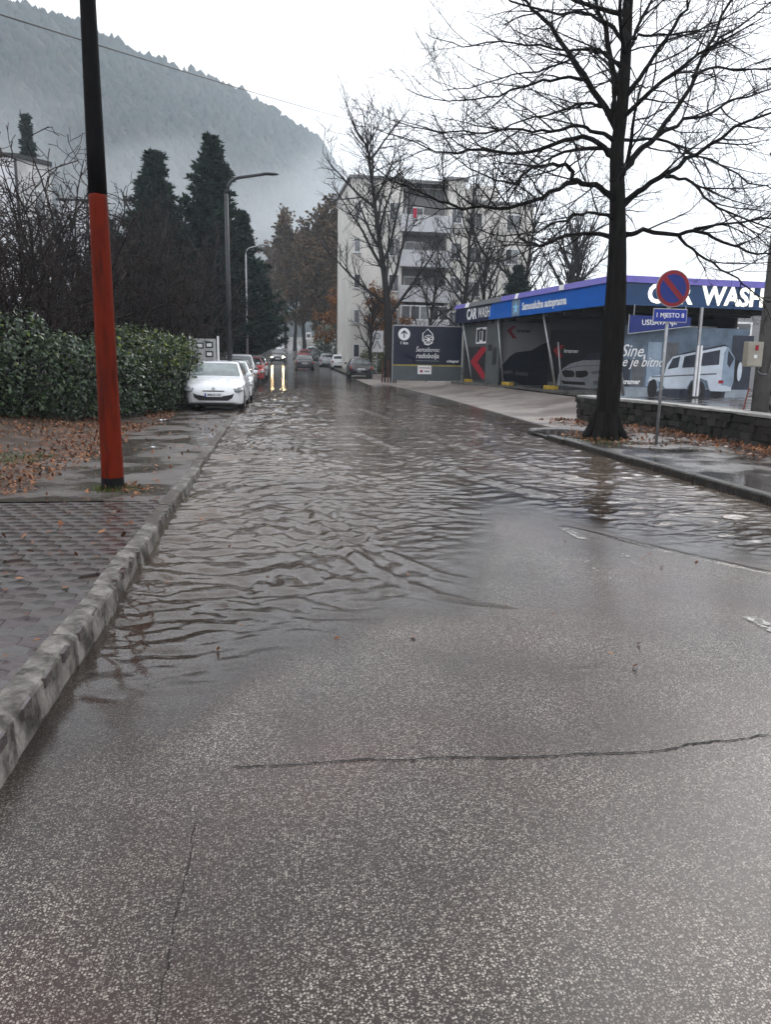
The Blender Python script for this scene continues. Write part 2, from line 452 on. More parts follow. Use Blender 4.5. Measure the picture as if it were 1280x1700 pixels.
def water_mat():
    m = bpy.data.materials.new('muddy flood water'); m.use_nodes = True
    N, Lk = m.node_tree.nodes, m.node_tree.links
    for n in list(N): N.remove(n)
    out = N.new('ShaderNodeOutputMaterial')
    tc = N.new('ShaderNodeTexCoord')
    at = N.new('ShaderNodeAttribute'); at.attribute_name = 'depth'
    # fine capillary relief, stretched across the flow
    def bumpn(sx, sy, det, off):
        mp = N.new('ShaderNodeMapping'); mp.inputs['Scale'].default_value = (sx, sy, 1); mp.inputs['Location'].default_value = (off, off, 0)
        n = N.new('ShaderNodeTexNoise'); n.inputs['Scale'].default_value = 1; n.inputs['Detail'].default_value = det; n.inputs['Distortion'].default_value = .4
        Lk.new(tc.outputs['Object'], mp.inputs['Vector']); Lk.new(mp.outputs['Vector'], n.inputs['Vector'])
        return n
    a, b_ = bumpn(9, 14, 3, 0), bumpn(3.2, 5.0, 2, 7)
    ad = N.new('ShaderNodeMath'); ad.operation = 'MULTIPLY_ADD'; ad.inputs[1].default_value = .45
    Lk.new(a.outputs['Fac'], ad.inputs[0]); Lk.new(b_.outputs['Fac'], ad.inputs[2])
    st = N.new('ShaderNodeMapRange'); st.inputs[1].default_value = .004; st.inputs[2].default_value = .035
    st.inputs[3].default_value = .04; st.inputs[4].default_value = .55
    Lk.new(at.outputs['Fac'], st.inputs[0])
    bp = N.new('ShaderNodeBump'); bp.inputs['Distance'].default_value = .03
    Lk.new(st.outputs[0], bp.inputs['Strength']); Lk.new(ad.outputs[0], bp.inputs['Height'])
    fr = N.new('ShaderNodeFresnel'); fr.inputs['IOR'].default_value = 1.48
    Lk.new(bp.outputs['Normal'], fr.inputs['Normal'])
    gl = N.new('ShaderNodeBsdfGlossy')
    gr = N.new('ShaderNodeMapRange'); gr.inputs[1].default_value = 0; gr.inputs[2].default_value = .02; gr.inputs[3].default_value = .28; gr.inputs[4].default_value = .05
    Lk.new(at.outputs['Fac'], gr.inputs[0]); Lk.new(gr.outputs[0], gl.inputs['Roughness'])
    Lk.new(bp.outputs['Normal'], gl.inputs['Normal'])
    mud = N.new('ShaderNodeBsdfDiffuse')
    mn = bumpn(.5, .25, 4, 3)
    mr = N.new('ShaderNodeValToRGB'); mr.color_ramp.elements[0].position = .35; mr.color_ramp.elements[1].position = .7
    mr.color_ramp.elements[0].color = (.078, .060, .047, 1); mr.color_ramp.elements[1].color = (.150, .118, .094, 1)
    Lk.new(mn.outputs['Fac'], mr.inputs['Fac']); Lk.new(mr.outputs['Color'], mud.inputs['Color'])
    tr = N.new('ShaderNodeBsdfTransparent'); tr.inputs['Color'].default_value = (.94, .91, .88, 1)
    dm = N.new('ShaderNodeMapRange'); dm.inputs[1].default_value = 0; dm.inputs[2].default_value = .055; dm.inputs[4].default_value = .9
    Lk.new(at.outputs['Fac'], dm.inputs[0])
    body = N.new('ShaderNodeMixShader'); Lk.new(dm.outputs[0], body.inputs['Fac']); Lk.new(tr.outputs[0], body.inputs[1]); Lk.new(mud.outputs[0], body.inputs[2])
    full = N.new('ShaderNodeMixShader'); Lk.new(fr.outputs[0], full.inputs['Fac']); Lk.new(body.outputs[0], full.inputs[1]); Lk.new(gl.outputs[0], full.inputs[2])
    edge = N.new('ShaderNodeMapRange'); edge.inputs[1].default_value = .0002; edge.inputs[2].default_value = .006; edge.interpolation_type = 'SMOOTHSTEP'
    Lk.new(at.outputs['Fac'], edge.inputs[0])
    clear = N.new('ShaderNodeBsdfTransparent'); fin = N.new('ShaderNodeMixShader')
    Lk.new(edge.outputs[0], fin.inputs['Fac']); Lk.new(clear.outputs[0], fin.inputs[1]); Lk.new(full.outputs[0], fin.inputs[2])
    Lk.new(fin.outputs[0], out.inputs['Surface'])
    return m
M_WATER = water_mat()
# ------------------------------------------------------------------ the setting
rng = np.random.default_rng(11)
_perm = rng.random((256, 256))
def vnoise(x, y):
    x = np.asarray(x, float); y = np.asarray(y, float)
    xi, yi = np.floor(x).astype(int), np.floor(y).astype(int)
    fx, fy = x - xi, y - yi
    fx = fx * fx * (3 - 2 * fx); fy = fy * fy * (3 - 2 * fy)
    g = lambda i, j: _perm[i % 256, j % 256]
    return (g(xi, yi) * (1 - fx) + g(xi + 1, yi) * fx) * (1 - fy) + (g(xi, yi + 1) * (1 - fx) + g(xi + 1, yi + 1) * fx) * fy
def fbm(x, y, o=4):
    s, a, t = 0, 1, 0
    for k in range(o):
        s = s + a * vnoise(x * 2 ** k + 17 * k, y * 2 ** k + 31 * k); t += a; a *= .5
    return s / t

def grid_mesh(name, X, Y, Z, mats, smooth=True, keep=None):
    ny, nx = X.shape
    idx = np.arange(nx * ny).reshape(ny, nx)
    Q = np.stack([idx[:-1, :-1], idx[:-1, 1:], idx[1:, 1:], idx[1:, :-1]], -1).reshape(-1, 4)
    V = np.stack([X, Y, Z], -1).reshape(-1, 3)
    if keep is not None:
        kq = (keep[:-1, :-1] | keep[:-1, 1:] | keep[1:, 1:] | keep[1:, :-1]).ravel()
        Q = Q[kq]
        used = np.unique(Q); remap = np.zeros(len(V), int); remap[used] = np.arange(len(used))
        V = V[used]; Q = remap[Q]
        return np_mesh(name, V, Q, None, mats, smooth), used
    return np_mesh(name, V, Q, None, mats, smooth)

def strip(name, x0, x1, ys, zf, m, nx=2, parent=None, kind='structure', x0f=None, x1f=None):
    ys = np.asarray(ys, float)
    t = np.linspace(0, 1, nx)
    a = x0f(ys) if x0f else np.full_like(ys, x0); b = x1f(ys) if x1f else np.full_like(ys, x1)
    X = a[:, None] * (1 - t) + b[:, None] * t
    Y = np.repeat(ys[:, None], nx, 1)
    o = obj(name, grid_mesh(name, X, Y, zf(X, Y), [m]), parent)
    if parent is None: tag(o, kind=kind)
    return o

# ground sheet out to the horizon (lies below every paved surface)
gy = np.concatenate([np.linspace(-60, 0, 5), np.linspace(4, 200, 60), np.linspace(220, 1500, 24)])
gx = np.concatenate([np.linspace(-1400, -40, 18), np.linspace(-36, 40, 24), np.linspace(60, 1400, 18)])
GX, GY = np.meshgrid(gx, gy)
ground = obj('ground', grid_mesh('ground', GX, GY, zr(GY) - .14 + .25 * (np.abs(GX) > 12) * fbm(GX * .05, GY * .05), [M_GROUND]))
tag(ground, kind='structure')

# road: near part with the crown that stands out of the water, then the wet climb
ry = np.concatenate([np.arange(-4, 12, .2), np.arange(12, 50, .8), np.arange(50, 184, 4)])
rx = np.linspace(-1.06, 5.86, 36)
RX, RY = np.meshgrid(rx, ry)
road = obj('road', grid_mesh('road', RX, RY, zroad(RX, RY) + .006 * (fbm(RX * 1.1, RY * .8) - .5) * (RY < 12), [M_ASPHALT]))
tag(road, kind='structure')

# a crack across the lane and the seam along it: narrow dark grooves laid as 3-D slivers
M_CRACK = mat('dark open crack', (.010, .009, .008), .8, (40, .4))
def groove(name, pts, w, seed):
    rr = np.random.default_rng(seed)
    pts = np.array(pts, float)
    d = np.concatenate([[0], np.cumsum(np.hypot(*np.diff(pts, axis=0).T))])
    s = np.arange(0, d[-1], .018)
    x = np.interp(s, d, pts[:, 0]); y = np.interp(s, d, pts[:, 1])
    n = np.cumsum(rr.normal(0, .0035, len(s))); n -= np.linspace(n[0], n[-1], len(s))
    n = np.clip(n, -.03, .03) + rr.normal(0, .0018, len(s))
    tx, ty = np.gradient(x), np.gradient(y); L = np.hypot(tx, ty); nx_, ny_ = -ty / L, tx / L
    x = x + nx_ * n; y = y + ny_ * n
    ww = w * (.35 + 1.1 * rr.random(len(s))) * np.minimum(1, np.minimum(s, d[-1] - s) / .2 + .2)
    A = np.stack([x + nx_ * ww, y + ny_ * ww], -1); B = np.stack([x - nx_ * ww, y - ny_ * ww], -1)
    V = np.concatenate([np.c_[A, zroad(A[:, 0], A[:, 1]) + .0042], np.c_[B, zroad(B[:, 0], B[:, 1]) + .0042]])
    i = np.arange(len(s) - 1); k = len(s)
    return obj(name, np_mesh(name, V, np.stack([i, k + i, k + i + 1, i + 1], -1), None, [M_CRACK]), road)
groove('crack', [(-.25, 2.93), (-.05, 2.90), (.35, 2.89), (.54, 2.87), (.92, 2.85), (1.25, 2.84), (1.57, 2.81), (1.85, 2.84), (2.15, 2.83), (2.7, 2.9), (3.6, 2.84), (5.8, 2.95)], .0045, 3)
groove('seam', [(-.29, 2.6), (-.28, 2.12), (-.27, 1.69), (-.26, .5), (-.28, -3)], .0014, 4)
groove('crack', [(1.55, 3.72), (1.68, 3.70), (1.75, 3.69)], .004, 6)

# worn centre dashes
def dash(x, y0, y1, w, wear):
    ys = np.linspace(y0, y1, 14); xs = np.linspace(x - w / 2, x + w / 2, 5)
    X, Y = np.meshgrid(xs, ys); X = X + .012 * (fbm(X * 9, Y * 6) - .5)
    o = obj('lane_dash', grid_mesh('lane_dash', X, Y, zroad(X, Y) + .0065, [wear]), road)
def worn_paint(name, cover):
    m = mat(name, (.36, .35, .325), .5, (6, .25))
    N, Lk = m.node_tree.nodes, m.node_tree.links; b = N['Principled BSDF']
    tc = N.new('ShaderNodeTexCoord'); n = N.new('ShaderNodeTexNoise'); n.inputs['Scale'].default_value = 16; n.inputs['Detail'].default_value = 8; n.inputs['Roughness'].default_value = .75
    mr = N.new('ShaderNodeMapRange'); mr.inputs[1].default_value = cover - .05; mr.inputs[2].default_value = cover + .05; mr.inputs[3].default_value = 1; mr.inputs[4].default_value = 0
    Lk.new(tc.outputs['Object'], n.inputs['Vector']); Lk.new(n.outputs['Fac'], mr.inputs[0]); Lk.new(mr.outputs[0], b.inputs['Alpha'])
    return m
M_PAINT, M_PAINT_W = worn_paint('worn road paint', .50), worn_paint('mostly worn road paint', .40)
dash(2.87, 6.66, 7.2, .09, M_PAINT)
dash(3.03, 3.3, 4.35, .11, M_PAINT)
dash(2.55, 5.2, 5.95, .10, M_PAINT_W)
dash(2.95, 5.5, 6.2, .09, M_PAINT_W)

# flood water --------------------------------------------------------------
wy = [2.6]
while wy[-1] < 112:
    wy.append(wy[-1] + max(.018, .0038 * wy[-1]))
wy = np.array(wy)
wx = np.concatenate([np.arange(-1.06, 5.9, .024), np.arange(5.9, 9.6, .12)])
WX, WY = np.meshgrid(wx, wy)
def land(x, y):
    z = zroad(x, y)
    # right of the kerb: pavement up to y = 17, then the apron falling to the water
    right = np.where(y < 17.2, .10, np.maximum(-.03, .022 + .055 * (x - 7.6) - .03 * np.clip((y - 20) / 15, 0, 1)))
    return np.where(x > 5.86, right + zr(y) * (y > 38), z)
def waves(x, y):
    r = np.random.default_rng(77)
    h = np.zeros_like(x)
    wx_ = x + .5 * (fbm(x * .7, y * .5, 3) - .5) * 2
    wy_ = y + .55 * (fbm(x * .6 + 40, y * .6 + 9, 3) - .5) * 2
    strong = np.interp(x, [-1.05, .2, 1.4, 2.6, 3.4, 4.5, 5.8, 9], [1.5, 1.5, .95, .6, .55, .75, .65, .4])
    near = np.interp(y, [2.6, 3.6, 5, 7, 12, 22, 40, 60, 112], [.12, .5, .9, 1.05, 1.15, 1.3, 1.2, .8, .6])
    comps = [(.10, .035, 50), (.115, .04, -35), (.13, .045, 15), (.145, .05, -58), (.165, .055, 38), (.185, .06, -20), (.21, .062, 62), (.235, .064, 5), (.265, .062, -45), (.30, .06, 24), (.34, .055, -8),
             (.40, .048, 48), (.47, .042, -32), (.58, .036, 14), (.75, .03, -55), (1.0, .025, 20), (1.4, .022, -18), (2.2, .015, 5)]
    for i, (lam, sl, ang) in enumerate(comps):
        a = R(ang) + r.normal(0, .08)
        k = 2 * math.pi / lam
        ph = k * (math.cos(a) * wy_ + math.sin(a) * wx_) + r.random() * 6.28
        patch = np.clip((fbm(x * (.5 + .1 * i) + 13 * i, y * (.35 + .05 * i) + 5 * i, 3) - .34) * 3.2, 0, 1.25)
        s = np.sin(ph)
        patch = patch * (np.interp(y, [4, 9, 16], [1.3, 1.0, .9]) if lam < .45 else np.interp(y, [4, 9, 16], [.45, .9, 1.15]))
        h += lam * sl / (2 * math.pi) * patch * (s + .25 * np.sin(2 * ph + 1.2)) * 1.15
    calm = 1 - .72 * np.clip((x - np.interp(y, [3, 4.6, 5.1, 5.7, 6.6, 7.6, 8.6], [.0, .9, 1.1, .85, .95, 1.2, 2.2]) + .25) * 2.2, 0, 1) * np.clip((7.6 - y) / 1.2, 0, 1) * (x < 3.2)
    return h * strong * near * calm
def front(x, y, pts, amp, wid, trail=.0):
    """a single travelling wave front along a polyline"""
    best = np.full(x.shape, 1e9); sgn = np.zeros_like(x)
    for (x0, y0), (x1, y1) in zip(pts[:-1], pts[1:]):
        dx, dy = x1 - x0, y1 - y0; L2 = dx * dx + dy * dy
        t = np.clip(((x - x0) * dx + (y - y0) * dy) / L2, 0, 1)
        ex, ey = x - x0 - t * dx, y - y0 - t * dy
        d = np.hypot(ex, ey); s = np.sign(ex * dy - ey * dx)
        m_ = d < best
        best = np.where(m_, d, best); sgn = np.where(m_, s, sgn)
    q = best * sgn / wid
    jag = .6 + .8 * fbm(x * 5, y * 5, 2)
    return amp * jag * np.exp(-q * q) * (1 + 0 * q) - amp * .5 * np.exp(-(q - 1.8) ** 2)
WZ = waves(WX, WY)
WZ += front(WX, WY, [(.42, 8.6), (.45, 7.6), (.62, 6.6), (.85, 5.7), (1.15, 5.1), (1.55, 4.78), (1.95, 4.65)], .019, .055)
WZ += front(WX, WY, [(.75, 7.3), (.95, 6.4), (1.25, 5.7), (1.7, 5.2)], .012, .05)
WZ += front(WX, WY, [(2.0, 17), (2.35, 14), (2.6, 12), (3.0, 10.3), (3.4, 9.2)], .020, .12)
WZ += front(WX, WY, [(3.0, 26), (3.4, 20), (3.6, 16), (3.9, 12.5), (4.4, 10.5)], .016, .12)
WZ += front(WX, WY, [(-.8, 3.75), (-.5, 3.66), (-.2, 3.8)], .005, .04)
WZ += front(WX, WY, [(-.5, 4.25), (-.1, 4.4), (.25, 4.8)], .005, .04)
LZ = land(WX, WY)
DEP = np.maximum(0, -LZ)
WZ = WZ * np.clip(DEP / .020, .03, 1)
fr2 = np.maximum(0, front(WX, WY, [(2.9, 7.25), (3.2, 6.75), (3.6, 6.0), (4.1, 5.25), (4.7, 4.6), (5.5, 4.0)], .012, .07)) + np.maximum(0, front(WX, WY, [(1.15, 5.1), (1.55, 4.78), (1.95, 4.62), (2.2, 4.6)], .009, .045))
WZ += fr2 * (WX < 5.8); DEP = np.maximum(DEP, fr2 * 1.6)
over = WY > 38                                   # beyond the dip a shallow sheet still runs down the street
base = np.where(over, np.maximum(0, zr(WY) - .055 + np.interp(WY, [38, 48, 60, 112], [.055, .028, .014, .004])), 0)
DEP = np.where(over, np.maximum(DEP, base - LZ), DEP)
WZ = base + WZ * np.where(over, .6, 1)
me, used = grid_mesh('flood_water', WX, WY, WZ, [M_WATER], True, keep=(WZ > LZ - .0015))
at = me.attributes.new('depth', 'FLOAT', 'POINT')
at.data.foreach_set('value', DEP.ravel()[used].astype(np.float32))
water = obj('flood_water', me); tag(water, kind='structure')

# left pavement ---------------------------------------------------------------
pave_l = strip('pavement', -3.15, -1.165, np.concatenate([np.arange(8.3, 24, .3), np.arange(24, 182, 3)]),
               lambda x, y: walk_z(y) - .006 + .012 * (fbm(x * 1.5, y * 1.1) - .5) - .01 * np.clip((x + 1.6) * 2, 0, .5), M_WALK, 14,
               x0f=lambda y: -2.95 - .35 * fbm(y * .9, y * 0 + 3.3) + .45 * np.clip((y - 12) / 8, 0, 1) - 0 * y)
bed = strip('paver_bed', -3.6, -1.205, np.arange(-4, 8.7, .5), lambda x, y: walk_z(y) - .035, M_SOIL, 4)
# interlocking pavers: each one its own piece
def paver_mesh(i):
    r_ = .105; b_ = MB()
    pts = []
    for k in range(6):
        a = math.pi / 6 + k * math.pi / 3
        pts.append((r_ * math.cos(a), r_ * math.sin(a)))
    top = [(x * .975, y * .975, .0) for x, y in pts]; rim = [(x * .995, y * .995, -.004) for x, y in pts]; bot = [(x * .995, y * .995, -.05) for x, y in pts]
    b_.add(top + rim + bot, [tuple(range(6))] + [(k, (k + 1) % 6, 6 + (k + 1) % 6, 6 + k) for k in range(6)] + [(6 + k, 6 + (k + 1) % 6, 12 + (k + 1) % 6, 12 + k) for k in range(6)])
    return b_.mesh('paver', M_PAVER[i])
PV = [paver_mesh(i) for i in range(3)]
rp = random.Random(4)
sx_, sy_ = .105 * math.sqrt(3) * 1.004, .105 * 1.5 * 1.004
row, y = 0, 2.75
npav = 0
while y < 8.45:
    x = -1.225 + (sx_ / 2 if row % 2 else 0)
    xmin = -1.36 - .28 * (y - 1.2)          # as far as the picture sees
    while x > max(-3.3, xmin) and npav < 300:
        if rp.random() > .015:
            o = obj('paver', PV[rp.choices((0, 1, 2), (5, 4, 2))[0]], pave_l)
            sink = .02 * vnoise(x * 1.3, y * 1.3) + rp.uniform(-.002, .002)
            o.location = (x + rp.uniform(-.001, .001), y + rp.uniform(-.001, .001), walk_z(y) - .012 + sink - .012)
            o.rotation_euler = (rp.gauss(0, .009), rp.gauss(0, .009), rp.gauss(0, .012))
            npav += 1
        x -= sx_
    y += sy_; row += 1

# kerb stones, left and right; each stone its own piece
def kerb_mesh(L, w, m, seed, h=.3):
    rr = random.Random(seed); b_ = MB(); n = 9
    prof = [(0, -h), (0, -.028), (-.010, -.008), (-.028, 0), (-w + .01, 0), (-w, -.01), (-w, -h)]
    vs = []
    for i in range(n):
        t = i / (n - 1) * (L - .012) + .006
        chip = rr.uniform(0, .014) if rr.random() < .5 else rr.uniform(0, .004)
        for j, (px_, pz_) in enumerate(prof):
            vs.append((px_ - (chip if j in (1, 2, 3) else 0) + rr.uniform(-.0015, .0015), t, pz_ - (chip * .8 if j in (2, 3) else 0)))
    k = len(prof)
    fs = [(i * k + j, i * k + j + 1, (i + 1) * k + j + 1, (i + 1) * k + j) for i in range(n - 1) for j in range(k - 1)]
    fs += [tuple(range(k)), tuple((n - 1) * k + j for j in range(k))]
    b_.add(vs, fs)
    return b_.mesh('kerb_stone', m)
KL = [kerb_mesh(1.0, .14, M_KERB, s) for s in range(3)] + [kerb_mesh(1.0, .14, M_KERB_DIRTY, s + 9) for s in range(2)]
y = -2.93
i = 0
while y < 60:
    me_ = KL[i % 3] if y < 4.1 else KL[rp.choice((0, 3, 4, 3))] if y < 9 else KL[rp.choice((0, 1, 3, 4))]
    o = obj('kerb_stone', me_, pave_l)
    o.location = (-1.045 + rp.uniform(-.008, .008), y, float(walk_z(y + .5)) + rp.uniform(-.006, .006) + (.006 if y < 4.2 else 0))
    o.rotation_euler = (float(walk_z(y + 1) - walk_z(y)), rp.gauss(0, .012), rp.gauss(0, .006))
    y += 1.0; i += 1
# soil verge on the left, running back under the hedge and shrubs
verge = strip('verge', -30, -2.6, np.concatenate([np.arange(-4, 30, .5), np.arange(30, 180, 4)]),
              lambda x, y: np.where(y < 26, walk_z(y), walk_z(y) - .03) - .022 + np.clip((-x - 3.3) * .10, 0, .6) * (y > 8) + .05 * (fbm(x * .9, y * .9) - .45), M_SOIL, 60)
verge_z = lambda x, y: float(np.where(y < 26, walk_z(y), walk_z(y) - .03) - .022 + np.clip((-x - 3.3) * .10, 0, .6) * (y > 8) + .05 * (fbm(x * .9, y * .9) - .45))

# right pavement with its dark kerb
pave_r = strip('pavement', 6.0, 9.05, np.arange(-4, 17.9, .35), lambda x, y: .105 + .015 * (x - 6) + .012 * (fbm(x * 1.1, y * .8) - .5), M_WALK_R, 12)
KR = [kerb_mesh(1.0, .15, M_KERB_DARK, s + 30) for s in range(3)]
y = 1.0
while y < 17.5:
    o = obj('kerb_stone', KR[rp.randrange(3)], pave_r)
    o.location = (5.86 + rp.uniform(-.006, .006) + .35 * max(0, (y - 14.5) / 3) ** 2, y + 1.0, .115 - max(0, y - 14.5) * .03 + rp.uniform(-.005, .005))
    o.rotation_euler = (0, rp.gauss(0, .012), math.pi + rp.gauss(0, .006) - max(0, y - 14) * .035)
    y += 1.0
# apron in front of the car wash, rising out of the water
def apron_z(x, y):
    return np.maximum(-.03, .022 + .055 * (x - 7.6) - .03 * np.clip((y - 20) / 15, 0, 1)) + zr(y) * (y > 38) + np.clip((x - 9.3) * .1, 0, .42) + .01 * (fbm(x, y) - .5)
apron = strip('apron', 5.87, 11.2, np.arange(17.9, 64, .5), apron_z, M_APRON, 26)
yard = strip('yard', 9.05, 26, np.concatenate([np.arange(6, 17.9, .6)]), lambda x, y: .36 + 0 * x, M_WALK_R, 6)
yard2 = strip('yard', 11.2, 34, np.arange(17.9, 64, 1.0), lambda x, y: .44 + zr(y) * .4 + 0 * x, M_WALK_R, 10)
far_r = strip('verge', 5.87, 60, np.arange(64, 184, 4), lambda x, y: zr(y) + .1 + .4 * np.clip((x - 9) / 8, 0, 1), M_GROUND, 14)

# the wooded hill ---------------------------------------------------------------
crest = np.array([(-620, 430, 250), (-400, 490, 228), (-216, 525, 214), (-165, 560, 211), (-128, 600, 214), (-96, 650, 216), (-35, 740, 226), (20, 830, 228), (56, 905, 228), (95, 985, 190), (150, 1080, 150), (260, 1200, 110)], float)
foot = np.array([(-620, 120, 4), (-330, 150, 4), (-190, 200, 6), (-140, 240, 7), (-105, 280, 8), (-75, 330, 9), (-30, 420, 9), (20, 520, 10), (60, 620, 10), (110, 740, 10), (190, 900, 10), (330, 1100, 10)], float)
ns = 90
cs = np.linspace(0, len(crest) - 1, ns); ii = np.arange(len(crest))
CR = np.stack([np.interp(cs, ii, crest[:, k]) for k in range(3)], -1); FO = np.stack([np.interp(cs, ii, foot[:, k]) for k in range(3)], -1)
ts = np.concatenate([np.linspace(0, 1, 44), np.linspace(1.04, 1.5, 8)])
HX = np.zeros((len(ts), ns)); HY = HX.copy(); HZ = HX.copy()
for j, t in enumerate(ts):
    P = FO + (CR - FO) * t
    HX[j], HY[j] = P[:, 0], P[:, 1]
    prof = t ** 1.12 if t <= 1 else 1 - (t - 1) * 1.1
    HZ[j] = FO[:, 2] + (CR[:, 2] - FO[:, 2]) * prof + (18 * (fbm(P[:, 0] * .012, P[:, 1] * .012) - .5) * min(1, t * 2) * (1 if t < .9 else .45))
M_HILL = mat('wooded hillside', (.012, .016, .010), .9, (.02, .5))
hill = obj('hill', grid_mesh('hill', HX, HY, HZ, [M_HILL])); tag(hill, kind='structure')
# forest on it: ragged crowns, thousands, one mass
def crown_proto(seed, conifer):
    rr = np.random.default_rng(seed); V, T = [], []
    nl = 5 if conifer else 4; k = 7
    for l in range(nl):
        t = l / (nl - 1)
        rad = (1 - t) * .42 + .04 if conifer else .46 * math.sin(math.pi * (.25 + .72 * t))
        z = .08 + .92 * t
        for j in range(k):
            a = 2 * math.pi * (j + .5 * (l % 2)) / k
            q = rad * (1 + rr.normal(0, .28)); V.append((q * math.cos(a), q * math.sin(a), z + rr.normal(0, .05)))
    for l in range(nl - 1):
        for j in range(k):
            a, b_, c, d = l * k + j, l * k + (j + 1) % k, (l + 1) * k + (j + 1) % k, (l + 1) * k + j
            T += [(a, b_, c), (a, c, d)]
    n = len(V); V.append((0, 0, 1.05))
    T += [((nl - 1) * k + j, (nl - 1) * k + (j + 1) % k, n) for j in range(k)]
    return np.array(V), np.array(T)
protos = [crown_proto(s, s % 3 == 0) for s in range(6)]
NT = 15000
rr = np.random.default_rng(5)
u = rr.random(NT) * (ns - 1.001); v = np.where(rr.random(NT) < .14, rr.uniform(.93, 1.03, NT), rr.random(NT) ** .8)
VS, TS, MI, basei = [], [], [], 0
ui = u.astype(int); uf = u - ui
tj = np.interp(v, ts, np.arange(len(ts))); ji = np.minimum(tj.astype(int), len(ts) - 2); jf = tj - ji
def bil(A):
    return (A[ji, ui] * (1 - uf) + A[ji, ui + 1] * uf) * (1 - jf) + (A[ji + 1, ui] * (1 - uf) + A[ji + 1, ui + 1] * uf) * jf
TX, TY, TZ = bil(HX), bil(HY), bil(HZ)
hgt = rr.uniform(5, 11, NT) * np.where(rr.random(NT) < .12, 1.3, 1)
sel = rr.integers(0, 6, NT)
for p in range(6):
    m_ = sel == p; PVt, PT = protos[p]; n = m_.sum()
    ang = rr.random(n) * 6.28; c, s = np.cos(ang), np.sin(ang)
    hh = hgt[m_]; ww = hh * rr.uniform(.7, 1.1, n)
    X = (PVt[None, :, 0] * c[:, None] - PVt[None, :, 1] * s[:, None]) * ww[:, None] + TX[m_][:, None]
    Y = (PVt[None, :, 0] * s[:, None] + PVt[None, :, 1] * c[:, None]) * ww[:, None] + TY[m_][:, None]
    Z = PVt[None, :, 2] * hh[:, None] + TZ[m_][:, None] - .8
    VS.append(np.stack([X, Y, Z], -1).reshape(-1, 3))
    TS.append((PT[None] + (np.arange(n) * len(PVt))[:, None, None] + basei).reshape(-1, 3))
    MI.append(np.full(n * len(PT), p % 2)); basei += n * len(PVt)
M_FOREST = [leaf_mat('dark forest crowns', (.007, .013, .009), (.022, .030, .018), .8), leaf_mat('bare forest crowns', (.016, .018, .012), (.042, .040, .026), .8)]
forest = obj('forest', np_mesh('forest', np.concatenate(VS), None, np.concatenate(TS), M_FOREST, False, np.concatenate(MI)))
tag(forest, 'misty dark wood covering the whole hillside', 'forest', kind='stuff')
# ------------------------------------------------------------------ vegetation builders
def tubes(chains, k):
    """many polylines of equal point count -> one tube mesh. chains: list of (pts[n,3], rad[n])"""
    V, Q, base = [], [], 0
    by = {}
    for p, r_ in chains:
        by.setdefault(len(p), []).append((p, r_))
    for n, lst in by.items():
        P = np.array([a for a, _ in lst], float); Rr = np.array([b for _, b in lst], float)
        T = np.zeros_like(P); T[:, 1:-1] = P[:, 2:] - P[:, :-2]; T[:, 0] = P[:, 1] - P[:, 0]; T[:, -1] = P[:, -1] - P[:, -2]
        T /= np.linalg.norm(T, axis=-1, keepdims=True) + 1e-9
        ref = np.where(np.abs(T[:, :1, 2:3]) < .9, np.array([0, 0, 1.]), np.array([1., 0, 0]))
        Nn = np.cross(T, np.broadcast_to(ref, T.shape)); Nn /= np.linalg.norm(Nn, axis=-1, keepdims=True) + 1e-9
        B = np.cross(T, Nn)
        a = np.arange(k) * 2 * math.pi / k
        ring = P[:, :, None] + (Nn[:, :, None] * np.cos(a)[:, None] + B[:, :, None] * np.sin(a)[:, None]) * Rr[:, :, None, None]
        m = len(lst)
        idx = np.arange(m * n * k).reshape(m, n, k) + base
        q = np.stack([idx[:, :-1], np.roll(idx, -1, 2)[:, :-1], np.roll(idx, -1, 2)[:, 1:], idx[:, 1:]], -1).reshape(-1, 4)
        V.append(ring.reshape(-1, 3)); Q.append(q); base += m * n * k
    return np.concatenate(V), np.concatenate(Q)

def join(parts):
    V, Q, b = [], [], 0
    for v, q in parts:
        V.append(v); Q.append(q + b); b += len(v)
    return np.concatenate(V), np.concatenate(Q)

def norm(v):
    return v / (np.linalg.norm(v) + 1e-9)

def polyline(r_, P, D, L, n, wig, trop):
    pts = [np.array(P, float)]; d = norm(np.array(D, float)); st = L / (n - 1)
    for i in range(n - 1):
        d = norm(d + r_.normal(0, wig, 3) + np.array([0, 0, trop]))
        pts.append(pts[-1] + d * st)
    return np.array(pts)

